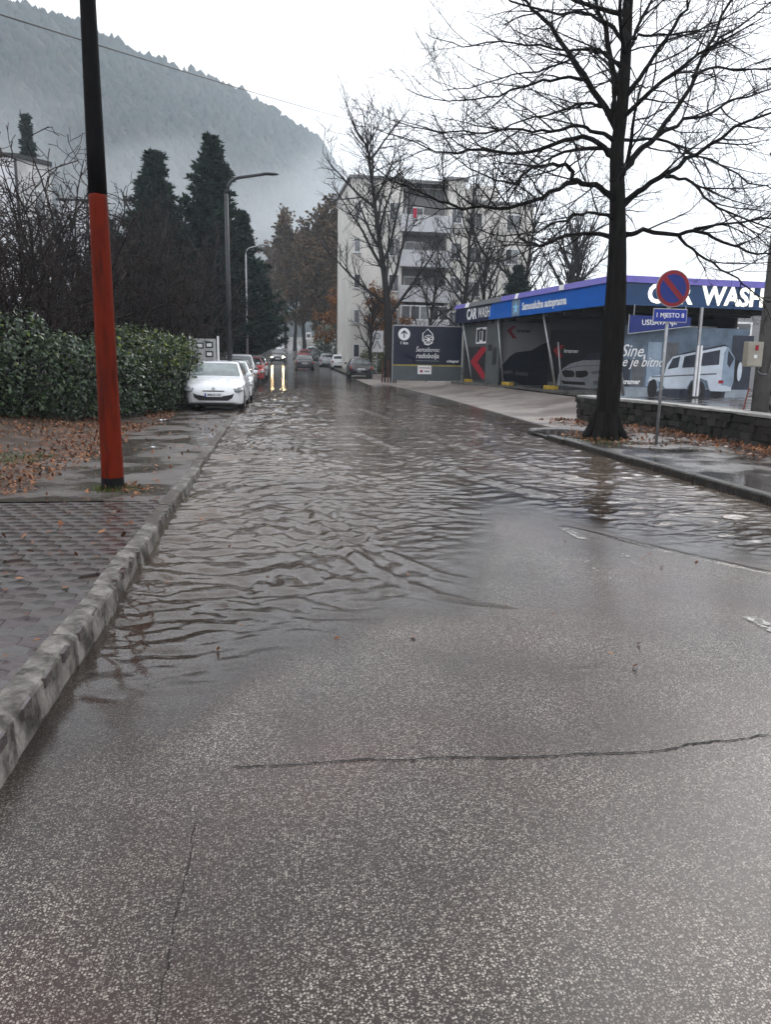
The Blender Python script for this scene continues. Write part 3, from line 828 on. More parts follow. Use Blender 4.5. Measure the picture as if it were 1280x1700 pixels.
def sprout(r_, pts, rad, cfg, lvl, out, t0=.15):
    """side shoots along a polyline, recursively; out[lvl] collects chains"""
    if lvl >= len(cfg):
        return
    c = cfg[lvl]
    n = len(pts); seg = np.linalg.norm(np.diff(pts, axis=0), axis=1); cum = np.concatenate([[0], np.cumsum(seg)]); L = cum[-1]
    cnt = max(1, int(round(c['per_m'] * L * r_.uniform(.75, 1.25))))
    for i in range(cnt):
        t = t0 + (1 - t0) * (i + r_.random()) / cnt
        s = t * L; k = min(n - 2, int(np.searchsorted(cum, s) - 1)); k = max(0, k)
        f = (s - cum[k]) / (seg[k] + 1e-9)
        p = pts[k] * (1 - f) + pts[k + 1] * f; d = norm(pts[k + 1] - pts[k]); rr_ = np.interp(s, cum, rad)
        a = norm(np.cross(d, r_.normal(0, 1, 3))); an = R(r_.normal(c['ang'], 10))
        D = d * math.cos(an) + a * math.sin(an)
        D = norm(D * np.array([1, 1, c.get('flat', 1.0)]) + np.array([0, 0, c.get('up', 0.)]))
        ln = c['len'] * r_.uniform(.55, 1.2) * (1 - c.get('short', .45) * t)
        q = polyline(r_, p, D, ln, c['n'], c['wig'], c['trop'])
        r0 = min(rr_ * .7, c['r']); rad2 = np.linspace(r0, max(c['rmin'], r0 * .3), c['n'])
        out[lvl].append((q, rad2))
        sprout(r_, q, rad2, cfg, lvl + 1, out, .12)

def merge_chains(out, ks):
    ps = []
    for lvl, ch in enumerate(out):
        if ch:
            ps.append(tubes(ch, ks[min(lvl, len(ks) - 1)]))
    return join(ps) if ps else None

def catmull(pts, m):
    pts = np.array(pts, float); n = len(pts)
    P = np.concatenate([[2 * pts[0] - pts[1]], pts, [2 * pts[-1] - pts[-2]]])
    o = []
    for i in range(n - 1):
        p0, p1, p2, p3 = P[i:i + 4]
        for t in np.linspace(0, 1, m, endpoint=False):
            o.append(.5 * (2 * p1 + (p2 - p0) * t + (2 * p0 - 5 * p1 + 4 * p2 - p3) * t * t + (3 * p1 - p0 - 3 * p2 + p3) * t ** 3))
    o.append(pts[-1])
    return np.array(o)

def leaf_quads(r_, C, size, aspect=.5, droop=0.0, normal=None, spread=1.0, curl=.25):
    """leaf-shaped faces (two quads folded along the midrib) at the points C"""
    n = len(C)
    d = r_.normal(0, 1, (n, 3)); d[:, 2] -= droop; d /= np.linalg.norm(d, axis=1, keepdims=True)
    nn = r_.normal(0, spread, (n, 3))
    if normal is not None: nn = nn + normal
    s = np.cross(d, nn); s /= np.linalg.norm(s, axis=1, keepdims=True) + 1e-9
    nn = np.cross(s, d)
    L = (size * r_.uniform(.65, 1.3, n))[:, None]; W = L * aspect * .5
    a = C; b = C + d * L * .5 + nn * L * curl * .3; t = C + d * L
    l = C + d * L * .45 + s * W; r2_ = C + d * L * .45 - s * W
    V = np.stack([a, r2_, t, l, b], 1).reshape(-1, 3)
    i = np.arange(n)[:, None] * 5
    Q = np.concatenate([i + np.array([[0, 1, 4, 4]]), i + np.array([[1, 2, 4, 4]])])
    T = np.concatenate([i + np.array([[0, 1, 4]]), i + np.array([[1, 2, 4]]), i + np.array([[2, 3, 4]]), i + np.array([[3, 0, 4]])])
    return V, T

# ------------------------------------------------------------------ the large bare lime tree by the right kerb
HERO_TRUNK = [(6.76, 15.04, -.05), (6.79, 15.04, 1.2), (6.80, 15.04, 2.39), (6.76, 15.04, 3.66), (6.68, 15.04, 4.78), (6.60, 15.04, 5.65), (6.64, 15.04, 6.4), (6.64, 15.05, 7.44), (6.63, 15.07, 8.26), (6.70, 15.15, 9.6), (6.62, 15.3, 11.2)]
HERO_LIMBS = [
 (0.070, [(6.47,15.13,5.65),(6.17,15.29,5.88),(5.73,15.53,5.9),(5.06,15.89,5.73),(4.24,16.3,5.84),(3.65,16.59,5.83),(3.25,16.78,5.93)]),
 (0.075, [(6.49,14.96,4.81),(6.14,14.82,4.97),(5.64,14.61,4.95),(5.5,14.56,5.16),(5.26,14.45,5.19),(4.68,14.19,5.04),(4.35,14.03,4.77),(3.9,13.82,4.72)]),
 (0.050, [(5.67,14.68,4.97),(5.09,14.47,4.71),(4.48,14.23,4.41),(3.71,13.93,4.28),(3.13,13.69,4.25),(2.73,13.51,4.33),(2.48,13.41,4.38)]),
 (0.040, [(6.47,14.94,4.46),(5.93,14.72,4.42),(5.44,14.51,4.27),(4.85,14.24,4.0),(4.39,14.03,3.88)]),
 (0.055, [(6.58,15.17,4.13),(6.19,15.44,4.18),(5.8,15.7,4.11),(5.45,15.94,4.0),(5.16,16.11,4.14),(5.03,16.19,4.28),(4.9,16.26,4.7)]),
 (0.065, [(6.89,15.01,4.12),(7.22,14.91,4.19),(7.84,14.74,4.14),(8.22,14.63,4.17),(8.61,14.52,4.02),(9.14,14.38,3.82),(9.57,14.26,3.75)]),
 (0.035, [(8.19,14.79,4.23),(8.88,14.66,4.37),(9.66,14.52,4.45)]),
 (0.080, [(6.82,14.98,4.72),(7.09,14.8,4.96),(7.48,14.56,5.21),(7.84,14.31,5.5),(8.36,13.94,5.88),(8.83,13.6,6.05)]),
 (0.085, [(6.84,15.12,5.35),(7.15,15.26,5.69),(7.6,15.46,6.1),(8.24,15.76,6.9),(8.79,16.08,7.87),(9.49,16.49,9.06),(9.77,16.68,9.7)]),
 (0.050, [(7.6,15.46,6.08),(8.28,15.75,6.46),(9.0,16.04,6.74),(9.73,16.32,7.12),(10.8,16.73,7.54)]),
 (0.040, [(6.69,15.06,5.88),(7.53,15.29,5.96),(8.18,15.47,5.89),(8.87,15.64,5.72),(9.95,15.9,5.42),(10.61,16.05,5.33)]),
 (0.060, [(6.73,14.95,6.68),(6.91,14.79,6.98),(7.1,14.61,7.33),(7.28,14.43,7.67),(7.41,14.27,8.0),(7.44,14.15,8.45)]),
 (0.080, [(6.51,15.09,6.09),(6.01,15.35,7.02),(5.64,15.59,7.58),(5.27,15.83,8.15),(4.95,16.03,8.48),(4.53,16.27,8.87)]),
 (0.050, [(6.41,14.99,5.87),(6.0,14.9,5.96),(5.66,14.83,5.97),(5.16,14.71,5.82),(4.51,14.55,5.78),(3.83,14.38,5.66),(3.21,14.22,5.58)]),
 (0.050, [(6.62,15.14,7.62),(6.3,15.2,7.9),(6.03,15.32,8.05),(5.75,15.42,8.14),(5.34,15.57,8.15),(4.63,15.84,8.43),(4.15,16.03,8.74)]),
 (0.035, [(6.41,14.98,7.15),(5.86,14.79,7.31),(5.31,14.63,7.0),(4.77,14.47,6.74),(3.98,14.21,6.47)]),
 (0.040, [(6.39,15.18,6.34),(6.23,15.29,6.52),(5.9,15.52,6.55),(5.39,15.87,6.43),(4.86,16.23,6.35),(4.4,16.52,6.15)]),
 (0.040, [(6.02,15.29,6.95),(5.54,15.5,7.01),(5.08,15.69,6.93),(4.48,15.93,6.78),(3.8,16.21,6.72)]),
 (0.040, [(6.48,15.14,7.25),(6.27,15.3,7.43),(5.94,15.52,7.53),(5.24,15.96,7.69),(4.56,16.38,7.86),(3.89,16.75,7.88)]),
 (0.025, [(6.72,14.98,6.69),(6.93,14.9,6.77),(7.17,14.83,6.7),(7.45,14.74,6.58)]),
 (0.035, [(8.41,15.78,7.31),(9.08,16.04,7.61),(9.81,16.28,7.69),(10.64,16.56,7.87)]),
 (0.035, [(6.65,14.93,7.55),(6.89,14.86,7.62),(7.34,14.73,7.61),(7.78,14.59,7.68),(8.28,14.43,7.87)]),
 (0.040, [(7.38,14.56,5.12),(7.69,14.33,5.04),(7.98,14.14,4.69),(8.33,13.89,4.43),(8.96,13.43,4.06)]),
 (0.035, [(7.9,14.85,4.14),(8.18,14.81,3.85),(8.62,14.74,3.61),(9.11,14.66,3.31),(9.47,14.61,3.07)]),
 (0.090, [(6.53,15.08,6.27),(6.49,15.11,6.92),(6.31,15.34,7.9),(6.14,15.52,8.41),(6.04,15.65,9.05)]),
 (0.040, [(8.88,16.24,7.89),(9.33,16.49,8.31),(9.88,16.76,8.7),(10.93,17.27,9.49)]),
 (0.050, [(6.53,15.07,6.91),(6.75,15.2,7.57),(7.23,15.46,8.38),(7.4,15.57,8.9)]),
]
r_ = np.random.default_rng(21)
ho = np.array([6.76, 15.04, .1])
hero = empty('bare_tree', tuple(ho), 0, 'tall bare tree with spreading dark limbs, on the pavement in front of the car wash', 'tree')
tp = catmull(HERO_TRUNK, 4) - ho
tz = tp[:, 2] + .1
trad = np.interp(tz, [-.1, .1, .35, .8, 2.8, 4.2, 6.2, 8.3, 11.2], [.40, .35, .28, .24, .212, .165, .118, .09, .03])
v, q = tubes([(tp, trad)], 14)
v = v + (fbm(v[:, :1] * 14 + v[:, 2:] * 1.2, v[:, 1:2] * 14 + 5) - .5) * .03 * norm(np.array([1, 1, 0]))
# buttress roots
buts = []
for a in range(7):
    an = a * .9 + .3; d = np.array([math.cos(an), math.sin(an), 0])
    buts.append((np.array([d * .16 + (0, 0, .55), d * .27 + (0, 0, .22), d * .42 + (0, 0, .03), d * .62 + (0, 0, -.06)]), np.array([.10, .11, .08, .04])))
v, q = join([(v, q), tubes(buts, 7)])
obj('trunk', np_mesh('trunk', v, q, None, [M_BARK], True), hero)
HC = [dict(per_m=3.0, ang=44, len=1.5, n=6, wig=.11, trop=.02, r=.018, rmin=.006, flat=.8, up=.05),
      dict(per_m=4.6, ang=42, len=.8, n=5, wig=.13, trop=.03, r=.008, rmin=.004),
      dict(per_m=6.5, ang=42, len=.40, n=4, wig=.16, trop=.03, r=.005, rmin=.003)]
for r0, pts in HERO_LIMBS:
    lp = catmull(pts, 3) - ho
    ax = np.array([np.interp(lp[0, 2] - .12, tp[:, 2], tp[:, 0]), np.interp(lp[0, 2] - .12, tp[:, 2], tp[:, 1]), lp[0, 2] - .12])
    if np.linalg.norm(lp[0] - ax) < .45: lp = np.concatenate([[ax], lp])       # rooted in the trunk
    lp[1:-1] += r_.normal(0, .02, lp[1:-1].shape)
    # carry the limb on past the last known point, thinning out
    ext = polyline(r_, lp[-1], lp[-1] - lp[-2], 1.2, 5, .15, .03)
    lp = np.concatenate([lp, ext[1:]])
    rad = np.linspace(r0 * .82, .007, len(lp)); rad[0] *= 1.45; rad[1] *= 1.15
    out = [[], [], []]
    sprout(r_, lp, rad, HC, 0, out, .12)
    v, q = tubes([(lp, rad)], 7)
    lo = obj('limb', np_mesh('limb', v, q, None, [M_BARK], True), hero)
    tw = merge_chains(out, (5, 3, 3))
    to = obj('twigs', np_mesh('twigs', tw[0], tw[1], None, [M_TWIG], True), lo); to['kind'] = 'stuff'
# limbs that leave towards and away from the viewer, and the upper crown
for kz, an, ln in [(4.4, 1.4, 3.2), (5.0, 4.6, 2.6), (5.6, 2.0, 3.0), (6.2, 5.2, 2.8), (6.8, 1.1, 3.0), (7.3, 4.2, 2.6), (8.0, 2.6, 2.8), (8.6, .4, 2.6), (9.2, 3.6, 2.4), (9.8, 5.6, 2.0)]:
    p = np.array([np.interp(kz, tz, tp[:, 0]), np.interp(kz, tz, tp[:, 1]), kz - .1])
    lp = polyline(r_, p, (math.cos(an), math.sin(an), .55), ln, 9, .10, .01)
    rad = np.linspace(.05, .008, 9); out = [[], [], []]
    sprout(r_, lp, rad, HC, 0, out, .15)
    v, q = tubes([(lp, rad)], 7)
    lo = obj('limb', np_mesh('limb', v, q, None, [M_BARK], True), hero)
    tw = merge_chains(out, (5, 3, 3))
    to = obj('twigs', np_mesh('twigs', tw[0], tw[1], None, [M_TWIG], True), lo); to['kind'] = 'stuff'

# ------------------------------------------------------------------ other deciduous trees
def make_tree(seed, H, trunk_r, style, minr=.012):
    """returns trunk mesh data and a list of (limb, twigs) mesh data; base at the origin"""
    r_ = np.random.default_rng(seed)
    limbs = []
    if style == 'upright':        # tall, steep limbs, fine outer twigs
        tp = polyline(r_, (0, 0, -.1), (0, 0, 1), H * .97, 14, .035, .05); tr = np.interp(np.linspace(0, 1, 14), [0, .05, .4, 1], [trunk_r * 1.3, trunk_r, trunk_r * .62, minr * 1.3])
        nl = 15; lo, hi = .22, .88
        cfg = [dict(per_m=1.35, ang=40, len=H * .14, n=6, wig=.10, trop=.06, r=.05, rmin=minr * 1.2),
               dict(per_m=1.9, ang=36, len=H * .075, n=5, wig=.12, trop=.05, r=.022, rmin=minr),
               dict(per_m=3.0, ang=38, len=H * .045, n=4, wig=.14, trop=.04, r=minr * 1.15, rmin=minr * .7)]
        for i in range(nl):
            t = lo + (hi - lo) * (i + r_.random() * .7) / nl; an = i * 2.4 + r_.normal(0, .3)
            p = tp[0] + (tp[-1] - tp[0]) * 0; k = t * 13; p = tp[int(k)] * (1 - k % 1) + tp[min(13, int(k) + 1)] * (k % 1)
            st = R(r_.uniform(28, 55)) * (1.15 - .4 * t)
            ln = H * (.46 - .30 * t) * r_.uniform(.8, 1.15)
            lp = polyline(r_, p, (math.cos(an) * math.sin(st), math.sin(an) * math.sin(st), math.cos(st)), ln, 9, .07, .05)
            limbs.append((lp, np.linspace(trunk_r * (.5 - .3 * t), minr * 1.4, 9)))
    elif style == 'shrub':        # many stems from the ground, tangled
        tp = polyline(r_, (0, 0, -.1), (.1, 0, 1), H * .8, 8, .08, .03); tr = np.linspace(trunk_r, minr, 8)
        cfg = [dict(per_m=3.0, ang=45, len=H * .22, n=6, wig=.2, trop=.03, r=.02, rmin=minr),
               dict(per_m=3.4, ang=48, len=H * .12, n=5, wig=.22, trop=.02, r=.011, rmin=minr * .8),
               dict(per_m=3.0, ang=45, len=H * .06, n=3, wig=.2, trop=.0, r=.008, rmin=minr * .6)]
        for i in range(9):
            an = i * 2.4 + r_.normal(0, .3); st = R(r_.uniform(8, 42))
            lp = polyline(r_, (.25 * math.cos(an), .25 * math.sin(an), -.1), (math.cos(an) * math.sin(st), math.sin(an) * math.sin(st), math.cos(st)), H * r_.uniform(.6, 1.0), 10, .11, .02)
            limbs.append((lp, np.linspace(trunk_r * .8, minr, 10)))
    else:                          # round-headed
        tp = polyline(r_, (0, 0, -.1), (0, 0, 1), H * .75, 10, .05, .05); tr = np.interp(np.linspace(0, 1, 10), [0, .06, 1], [trunk_r * 1.3, trunk_r, minr * 2])
        cfg = [dict(per_m=1.3, ang=42, len=H * .17, n=6, wig=.13, trop=.04, r=.04, rmin=minr * 1.2),
               dict(per_m=2.3, ang=42, len=H * .09, n=5, wig=.15, trop=.03, r=.02, rmin=minr),
               dict(per_m=3.2, ang=40, len=H * .05, n=4, wig=.15, trop=.02, r=minr * 1.2, rmin=minr * .7)]
        for i in range(12):
            t = .25 + .7 * (i + r_.random() * .7) / 12; an = i * 2.4 + r_.normal(0, .3); k = t * 9
            p = tp[int(k)] * (1 - k % 1) + tp[min(9, int(k) + 1)] * (k % 1); st = R(r_.uniform(35, 70)) * (1.1 - .5 * t)
            lp = polyline(r_, p, (math.cos(an) * math.sin(st), math.sin(an) * math.sin(st), math.cos(st)), H * (.48 - .22 * t) * r_.uniform(.8, 1.1), 9, .09, .03)
            limbs.append((lp, np.linspace(trunk_r * .45, minr * 1.4, 9)))
    res = []
    for lp, rad in limbs:
        out = [[], [], []]
        sprout(r_, lp, rad, cfg, 0, out, .15)
        res.append((lp, rad, merge_chains(out, (4, 3, 3)), out))
    # the leader's own shoots
    out = [[], [], []]
    sprout(r_, tp, tr, cfg, 0, out, .45 if style != 'shrub' else .2)
    res.append((None, None, merge_chains(out, (4, 3, 3)), out))
    return tp, tr, res

def tree_data(seed, H, trunk_r, style, bark, twig, minr=.012, leaves=None):
    tp, tr, res = make_tree(seed, H, trunk_r, style, minr)
    v, q = tubes([(tp, tr)], 9)
    data = [('trunk', np_mesh('trunk', v, q, None, [bark], True), None)]
    alltw, alll = [], []
    for lp, rad, tw, out in res:
        if lp is not None:
            alll.append(tubes([(lp, rad)], 6))
        if tw is not None: alltw.append(tw)
    if style == 'shrub':
        v, q = join(alll); data.append(('stems', np_mesh('stems', v, q, None, [bark], True), 'stuff'))
    else:
        for v, q in alll: data.append(('limb', np_mesh('limb', v, q, None, [bark], True), None))
    v, q = join(alltw); data.append(('crown', np_mesh('crown', v, q, None, [twig], True), 'stuff'))
    if leaves:
        m_, n, size = leaves
        r2_ = np.random.default_rng(seed + 100)
        ends = np.concatenate([p for _, _, _, out in res for lv in out[1:] for p, _ in lv])
        C = ends[r2_.integers(0, len(ends), n)] + r2_.normal(0, .15, (n, 3))
        V, T = leaf_quads(r2_, C, np.full(n, size), .7, .2)
        data.append(('foliage', np_mesh('foliage', V, None, T, [m_]), 'stuff'))
    return data

def plant(data, name, loc, rz, s, label, cat, group=None, lean=(0, 0)):
    e = empty(name, loc, 0, label, cat, group)
    e.rotation_euler = (lean[0], lean[1], rz)
    e.scale = (s, s, s) if not hasattr(s, '__len__') else s
    for nm, me_, kd in data:
        o = obj(nm, me_, e)
        if kd: o['kind'] = kd
    return e

T_UP = tree_data(31, 19.5, .36, 'upright', M_BARK_GREY, M_TWIG, .016)
T_UP2 = tree_data(47, 15.0, .26, 'upright', M_BARK_GREY, M_TWIG, .016)
T_RND = tree_data(53, 10.0, .2, 'round', M_BARK_GREY, M_TWIG, .014)
T_SHR = tree_data(61, 6.0, .06, 'shrub', M_TWIG, M_TWIG_RED, .012)
T_SHR2 = tree_data(62, 6.0, .07, 'shrub', M_BARK_GREY, M_TWIG, .012)
T_ORG = tree_data(71, 9.0, .12, 'round', M_BARK_GREY, M_TWIG, .016, (M_ORANGE, 5200, .24))
T_BRN = tree_data(72, 14.0, .22, 'round', M_BARK_GREY, M_TWIG, .02, (M_BROWN, 9500, .34))

def gz(y): return float(zr(y))
plant(T_UP, 'bare_tree', (8.7, 58, .4), .6, (1.0, 1.0, 1.0), 'tallest bare tree, standing left of the navy billboard before the flats', 'tree')
plant(T_UP2, 'bare_tree', (13.3, 56, .6), 2.2, .95, 'slim bare tree right of the balconies, behind the end of the car wash', 'tree')
plant(T_UP2, 'leaning_tree', (10.0, 53, .5), .4, .62, 'dark leaning trunk crossing in front of the balconies', 'tree', None, (0, .30))
plant(T_RND, 'bare_tree', (7.4, 60, .4), 1.0, .78, 'small bare tree before the pale side wall of the flats', 'tree')
plant(T_UP2, 'bare_tree', (19.5, 62, .8), 3.1, 1.0, 'bare tree rising behind the dark evergreen over the car wash roof', 'tree')
plant(T_RND, 'bare_tree', (22.0, 58, .8), .3, 1.35, 'dense bare tree right of the evergreen above the car wash roof', 'tree')
plant(T_UP2, 'bare_tree', (25.0, 64, .8), 4.3, .95, 'rightmost bare tree above the blue roof of the car wash', 'tree')
plant(T_RND, 'bare_tree', (16.2, 60, .7), 2.0, 1.3, 'bushy bare tree between the balconies and the evergreen', 'tree')
plant(T_RND, 'bare_tree', (24.0, 60, .8), 5.0, 1.4, 'twiggy bare tree near the right end of the flats', 'tree')
plant(T_ORG, 'orange_tree', (7.6, 84, gz(84)), .2, 1.0, 'orange leaved tree left of the pale flats', 'tree')
plant(T_ORG, 'orange_tree', (9.6, 68, gz(68) + .1), 2.6, (.75, .75, .85), 'thin rust leaved tree just left of the tallest bare tree', 'tree')
for i, (x, y, s, l) in enumerate([(6.6, 104, 1.15, 'brown leaved tree behind the orange one at the street bend'), (3.9, 138, 1.45, 'brown leaved tree at the very end of the street'),
                                  (9.0, 128, 1.2, 'tall brown leaved tree right of the street end, behind the orange tree'), (-1.6, 165, 1.0, 'faded brown tree left of the street end'),
        (4.9, 120, 1.5, 'tall brown tree directly above the cars at the street bend'), (7.6, 112, 1.55, 'large brown tree just left of the orange tree'), (2.4, 150, 1.5, 'faded brown tree in the middle of the street end'), (-.4, 190, 1.3, 'palest brown tree beyond the street end')]):
    plant(T_BRN, 'brown_tree', (x, y, gz(y)), i * 1.7, s, l, 'tree', 'brown trees at the end of the street')
# tangled shrubs behind the hedge
for i, (x, y, s, d, l) in enumerate([
        (-8.2, 19.0, .80, 0, 'reddish tangled shrub at the left edge behind the hedge'), (-6.9, 21.5, 1.0, 1, 'dark tangled shrub before the white house corner'),
        (-6.2, 25.5, 1.15, 0, 'reddish shrub left of the orange pole'), (-5.3, 29.0, 1.1, 1, 'tall dark shrub right behind the orange pole'),
        (-9.8, 26.0, 1.05, 1, 'dark shrub hiding the foot of the white house'), (-4.6, 33.0, 1.1, 0, 'reddish shrub just right of the orange pole'),
        (-11.5, 31.0, 1.2, 0, 'shrub farthest left before the white house'), (-3.8, 37.0, 1.05, 1, 'dark shrub left of the dark street lamp'),
        (-7.6, 34.0, 1.25, 1, 'tallest tangled shrub, between the white house and the orange pole'),
        (-5.9, 20.0, .72, 0, 'low reddish shrub right behind the middle of the hedge'), (-7.5, 24.0, 1.0, 0, 'broad reddish shrub left of the orange pole, behind the low one'),
        (-9.0, 37.0, 1.35, 0, 'large shrub just right of the white house'), (-5.6, 38.0, 1.25, 1, 'large dark shrub under the left pine'),
        (-4.4, 27.5, .85, 1, 'dark shrub between the orange pole and the notice board'), (-3.6, 30.5, .9, 0, 'shrub right behind the notice board'), (-13.5, 36.0, 1.2, 1, 'dark shrub on the far left against the white house')]):
    plant((T_SHR, T_SHR2)[d], 'bare_shrub', (x, y, verge_z(x, y)), i * 1.3, s * 1.12, l, 'shrub', 'bare shrubs behind the hedge')
for i, (x, y, s, l) in enumerate([(-3.3, 44, .95, 'bare tree under the right pine, behind the dark lamp'), (-2.7, 62, .95, 'bare tree left of the silver street lamp'),
                                  (-2.9, 78, 1.05, 'bare tree beyond the silver street lamp'), (-3.2, 98, 1.2, 'far bare tree on the left of the climbing street'), (-6.0, 40, 1.0, 'bare tree under the left pine'),
                                  (-2.2, 122, 1.2, 'farthest bare tree on the left of the climbing street')]):
    plant(T_RND, 'bare_tree', (x, y, gz(y) + .1), i * 2.1, s, l, 'tree', 'bare trees along the left of the street')

# ------------------------------------------------------------------ conifers
def conifer_data(seed, H, Rb, needle, spiky, n_whorl, top_round=1.0):
    r_ = np.random.default_rng(seed)
    tp = polyline(r_, (0, 0, -.1), (0, 0, 1), H * .98, 10, .015, .05); tr = np.linspace(H * .016, .02, 10)
    v, q = tubes([(tp, tr)], 8); data = [('trunk', np_mesh('trunk', v, q, None, [M_BARK_GREY], True), None)]
    ch, C, D = [], [], []
    for w in range(n_whorl):
        t = .10 + .89 * (w + r_.uniform(-.2, .2)) / n_whorl; z = t * H
        rad = Rb * ((1 - t) ** (.98 * top_round)) * r_.uniform(.76, 1.18) + .07
        nb = max(4, int(6 + 5 * (1 - t)))
        a0 = r_.random() * 6.28
        for b in range(nb):
            an = a0 + b * 6.283 / nb + r_.normal(0, .2); L = rad * r_.uniform(.7, 1.12)
            rise = .35 + .35 * t if not spiky else -.12 + .35 * t
            p = polyline(r_, (tp[int(t * 9)][0], tp[int(t * 9)][1], z), (math.cos(an), math.sin(an), rise), L, 6, .08, .04 if not spiky else .03)
            ch.append((p, np.linspace(.045 * (1 - t) + .015, .01, 6)))
            m_ = int(10 + L * 9)
            f = r_.random(m_) ** .6
            k = f * 5; i0 = np.minimum(k.astype(int), 4); fr = (k - i0)[:, None]
            pt = p[i0] * (1 - fr) + p[i0 + 1] * fr + r_.normal(0, .07 + .09 * L / Rb, (m_, 3)) * np.array([1, 1, .6])
            C.append(pt); dd = np.tile(norm(p[-1] - p[0]), (m_, 1)) + r_.normal(0, .4, (m_, 3)); D.append(dd)
    v, q = tubes(ch, 4); o = ('branches', np_mesh('branches', v, q, None, [M_BARK_GREY], True), 'stuff'); data.append(o)
    C = np.concatenate(C); D = np.concatenate(D); D /= np.linalg.norm(D, axis=1, keepdims=True)
    # tufts of needles: fans of narrow blades round each shoot
    k = 7; n = len(C)
    size = r_.uniform(.20, .42, n) * (1.0 if not spiky else .9)
    dirs = D[:, None] * .75 + r_.normal(0, .55, (n, k, 3)); dirs[:, :, 2] += .25 if not spiky else -.05
    dirs /= np.linalg.norm(dirs, axis=2, keepdims=True)
    side = np.cross(dirs, r_.normal(0, 1, (n, k, 3))); side /= np.linalg.norm(side, axis=2, keepdims=True)
    Ls = size[:, None, None] * r_.uniform(.7, 1.2, (n, k, 1)); wd = Ls * .13
    base = np.broadcast_to(C[:, None], dirs.shape)
    V = np.stack([base - side * wd * .6, base + side * wd * .6, base + dirs * Ls * .6 + side * wd, base + dirs * Ls, base + dirs * Ls * .6 - side * wd], 2).reshape(-1, 3)
    i = np.arange(n * k)[:, None] * 5
    T = np.concatenate([i + np.array([[0, 1, 2]]), i + np.array([[0, 2, 4]]), i + np.array([[4, 2, 3]])])
    data.append(('crown', np_mesh('crown', V, None, T, [needle]), 'stuff'))
    return data
C_PINE = conifer_data(81, 15.0, 4.4, M_NEEDLE, False, 38, 1.0)
C_PINE2 = conifer_data(82, 14.0, 4.2, M_NEEDLE, False, 36, .95)
C_SPR = conifer_data(83, 20.0, 3.2, M_SPRUCE, True, 44, 1.2)
for i, (d, x, y, s, l) in enumerate([
        (C_PINE, -4.1, 52, 1.0, 'tallest dark pine left of the dark street lamp'), (C_PINE2, -7.2, 52, .98, 'second dark pine, left of the tallest one'),
        (C_PINE2, -2.3, 60, .84, 'lower dark pine on the right flank of the pine group'), (C_PINE, -3.0, 74, .75, 'farther dark conifer behind the silver street lamp'),
        (C_PINE2, -10.5, 55, .72, 'low dark conifer left of the pine group, behind the orange pole'), (C_PINE, -3.4, 96, .85, 'far conifer on the left of the climbing street'),
        (C_PINE2, -3.6, 125, 1.0, 'farthest dark conifer on the left of the climbing street')]):
    plant(d, 'pine_tree', (x, y, gz(y) + .1), i * 1.1, (s * 1.3, s * 1.3, s), l, 'tree', 'dark pines on the left')
plant(C_SPR, 'spruce_tree', (-20.4, 75, .7), 0, (1.15, 1.15, 1.07), 'slender pointed spruce behind the white house', 'tree')
plant(C_PINE2, 'evergreen_tree', (17.6, 56, .6), 1.0, (.85, .85, .57), 'bushy dark evergreen above the far end of the car wash roof', 'tree')

# ------------------------------------------------------------------ hedge
def leafy(name, segs, n, size, label, cat, m_, m2=None, seed=0, group=None, split=.0):
    """a leafy hedge or bush: shell of leaves over lumpy ellipsoids. segs: (x, y, z0, rx, ry, h)"""
    r_ = np.random.default_rng(seed); e = empty(name, (segs[0][0], segs[0][1], segs[0][2]), 0, label, cat, group)
    o0 = np.array([segs[0][0], segs[0][1], segs[0][2]])
    Cs, Ns = [], []
    w = np.array([s[3] * s[5] + s[4] * s[5] for s in segs]); w = (w / w.sum() * n).astype(int)
    stems = []
    for s, m in zip(segs, w):
        d = r_.normal(0, 1, (m, 3)); d /= np.linalg.norm(d, axis=1, keepdims=True)
        d = np.sign(d) * np.abs(d) ** .8                       # boxier than a ball
        rad = (.72 + .36 * r_.random(m) ** .5)[:, None]
        p = d * rad * np.array([s[3], s[4], s[5] / 2])
        lump = 1 + .45 * (fbm(p[:, 0] * 2.5 + s[0] * 3, p[:, 2] * 2.5 + p[:, 1] * 2.5 + s[1] * 3) - .5)
        p = p * lump[:, None] + np.array([s[0], s[1], s[2] + s[5] / 2])
        Cs.append(p); Ns.append(d)
        for k in range(7):
            stems.append((polyline(r_, (s[0] + r_.uniform(-.5, .5) * s[3], s[1] + r_.uniform(-.5, .5) * s[4], s[2] - .05), (r_.normal(0, .3), r_.normal(0, .3), 1), s[5] * .95, 6, .12, .0), np.linspace(.02, .006, 6)))
    C = np.concatenate(Cs); Nn = np.concatenate(Ns)
    keep = C[:, 2] > min(s[2] for s in segs) - .02; C, Nn = C[keep] - o0, Nn[keep]
    V, T = leaf_quads(r_, C, np.full(len(C), size), .48, .35, Nn * 1.2, .8)
    mi = None; ms = [m_]
    if m2 is not None:
        pick = np.zeros(len(C), int)
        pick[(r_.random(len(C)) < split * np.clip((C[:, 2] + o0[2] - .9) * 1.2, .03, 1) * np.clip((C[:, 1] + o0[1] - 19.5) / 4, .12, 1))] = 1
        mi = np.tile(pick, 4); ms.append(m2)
    f = obj('foliage', np_mesh('foliage', V, None, T, ms, False, mi), e); f['kind'] = 'stuff'
    v, q = tubes([(p - o0, r2_) for p, r2_ in stems], 5)
    st = obj('stems', np_mesh('stems', v, q, None, [M_BARK_GREY], True), e); st['kind'] = 'stuff'
    return e
hs = []
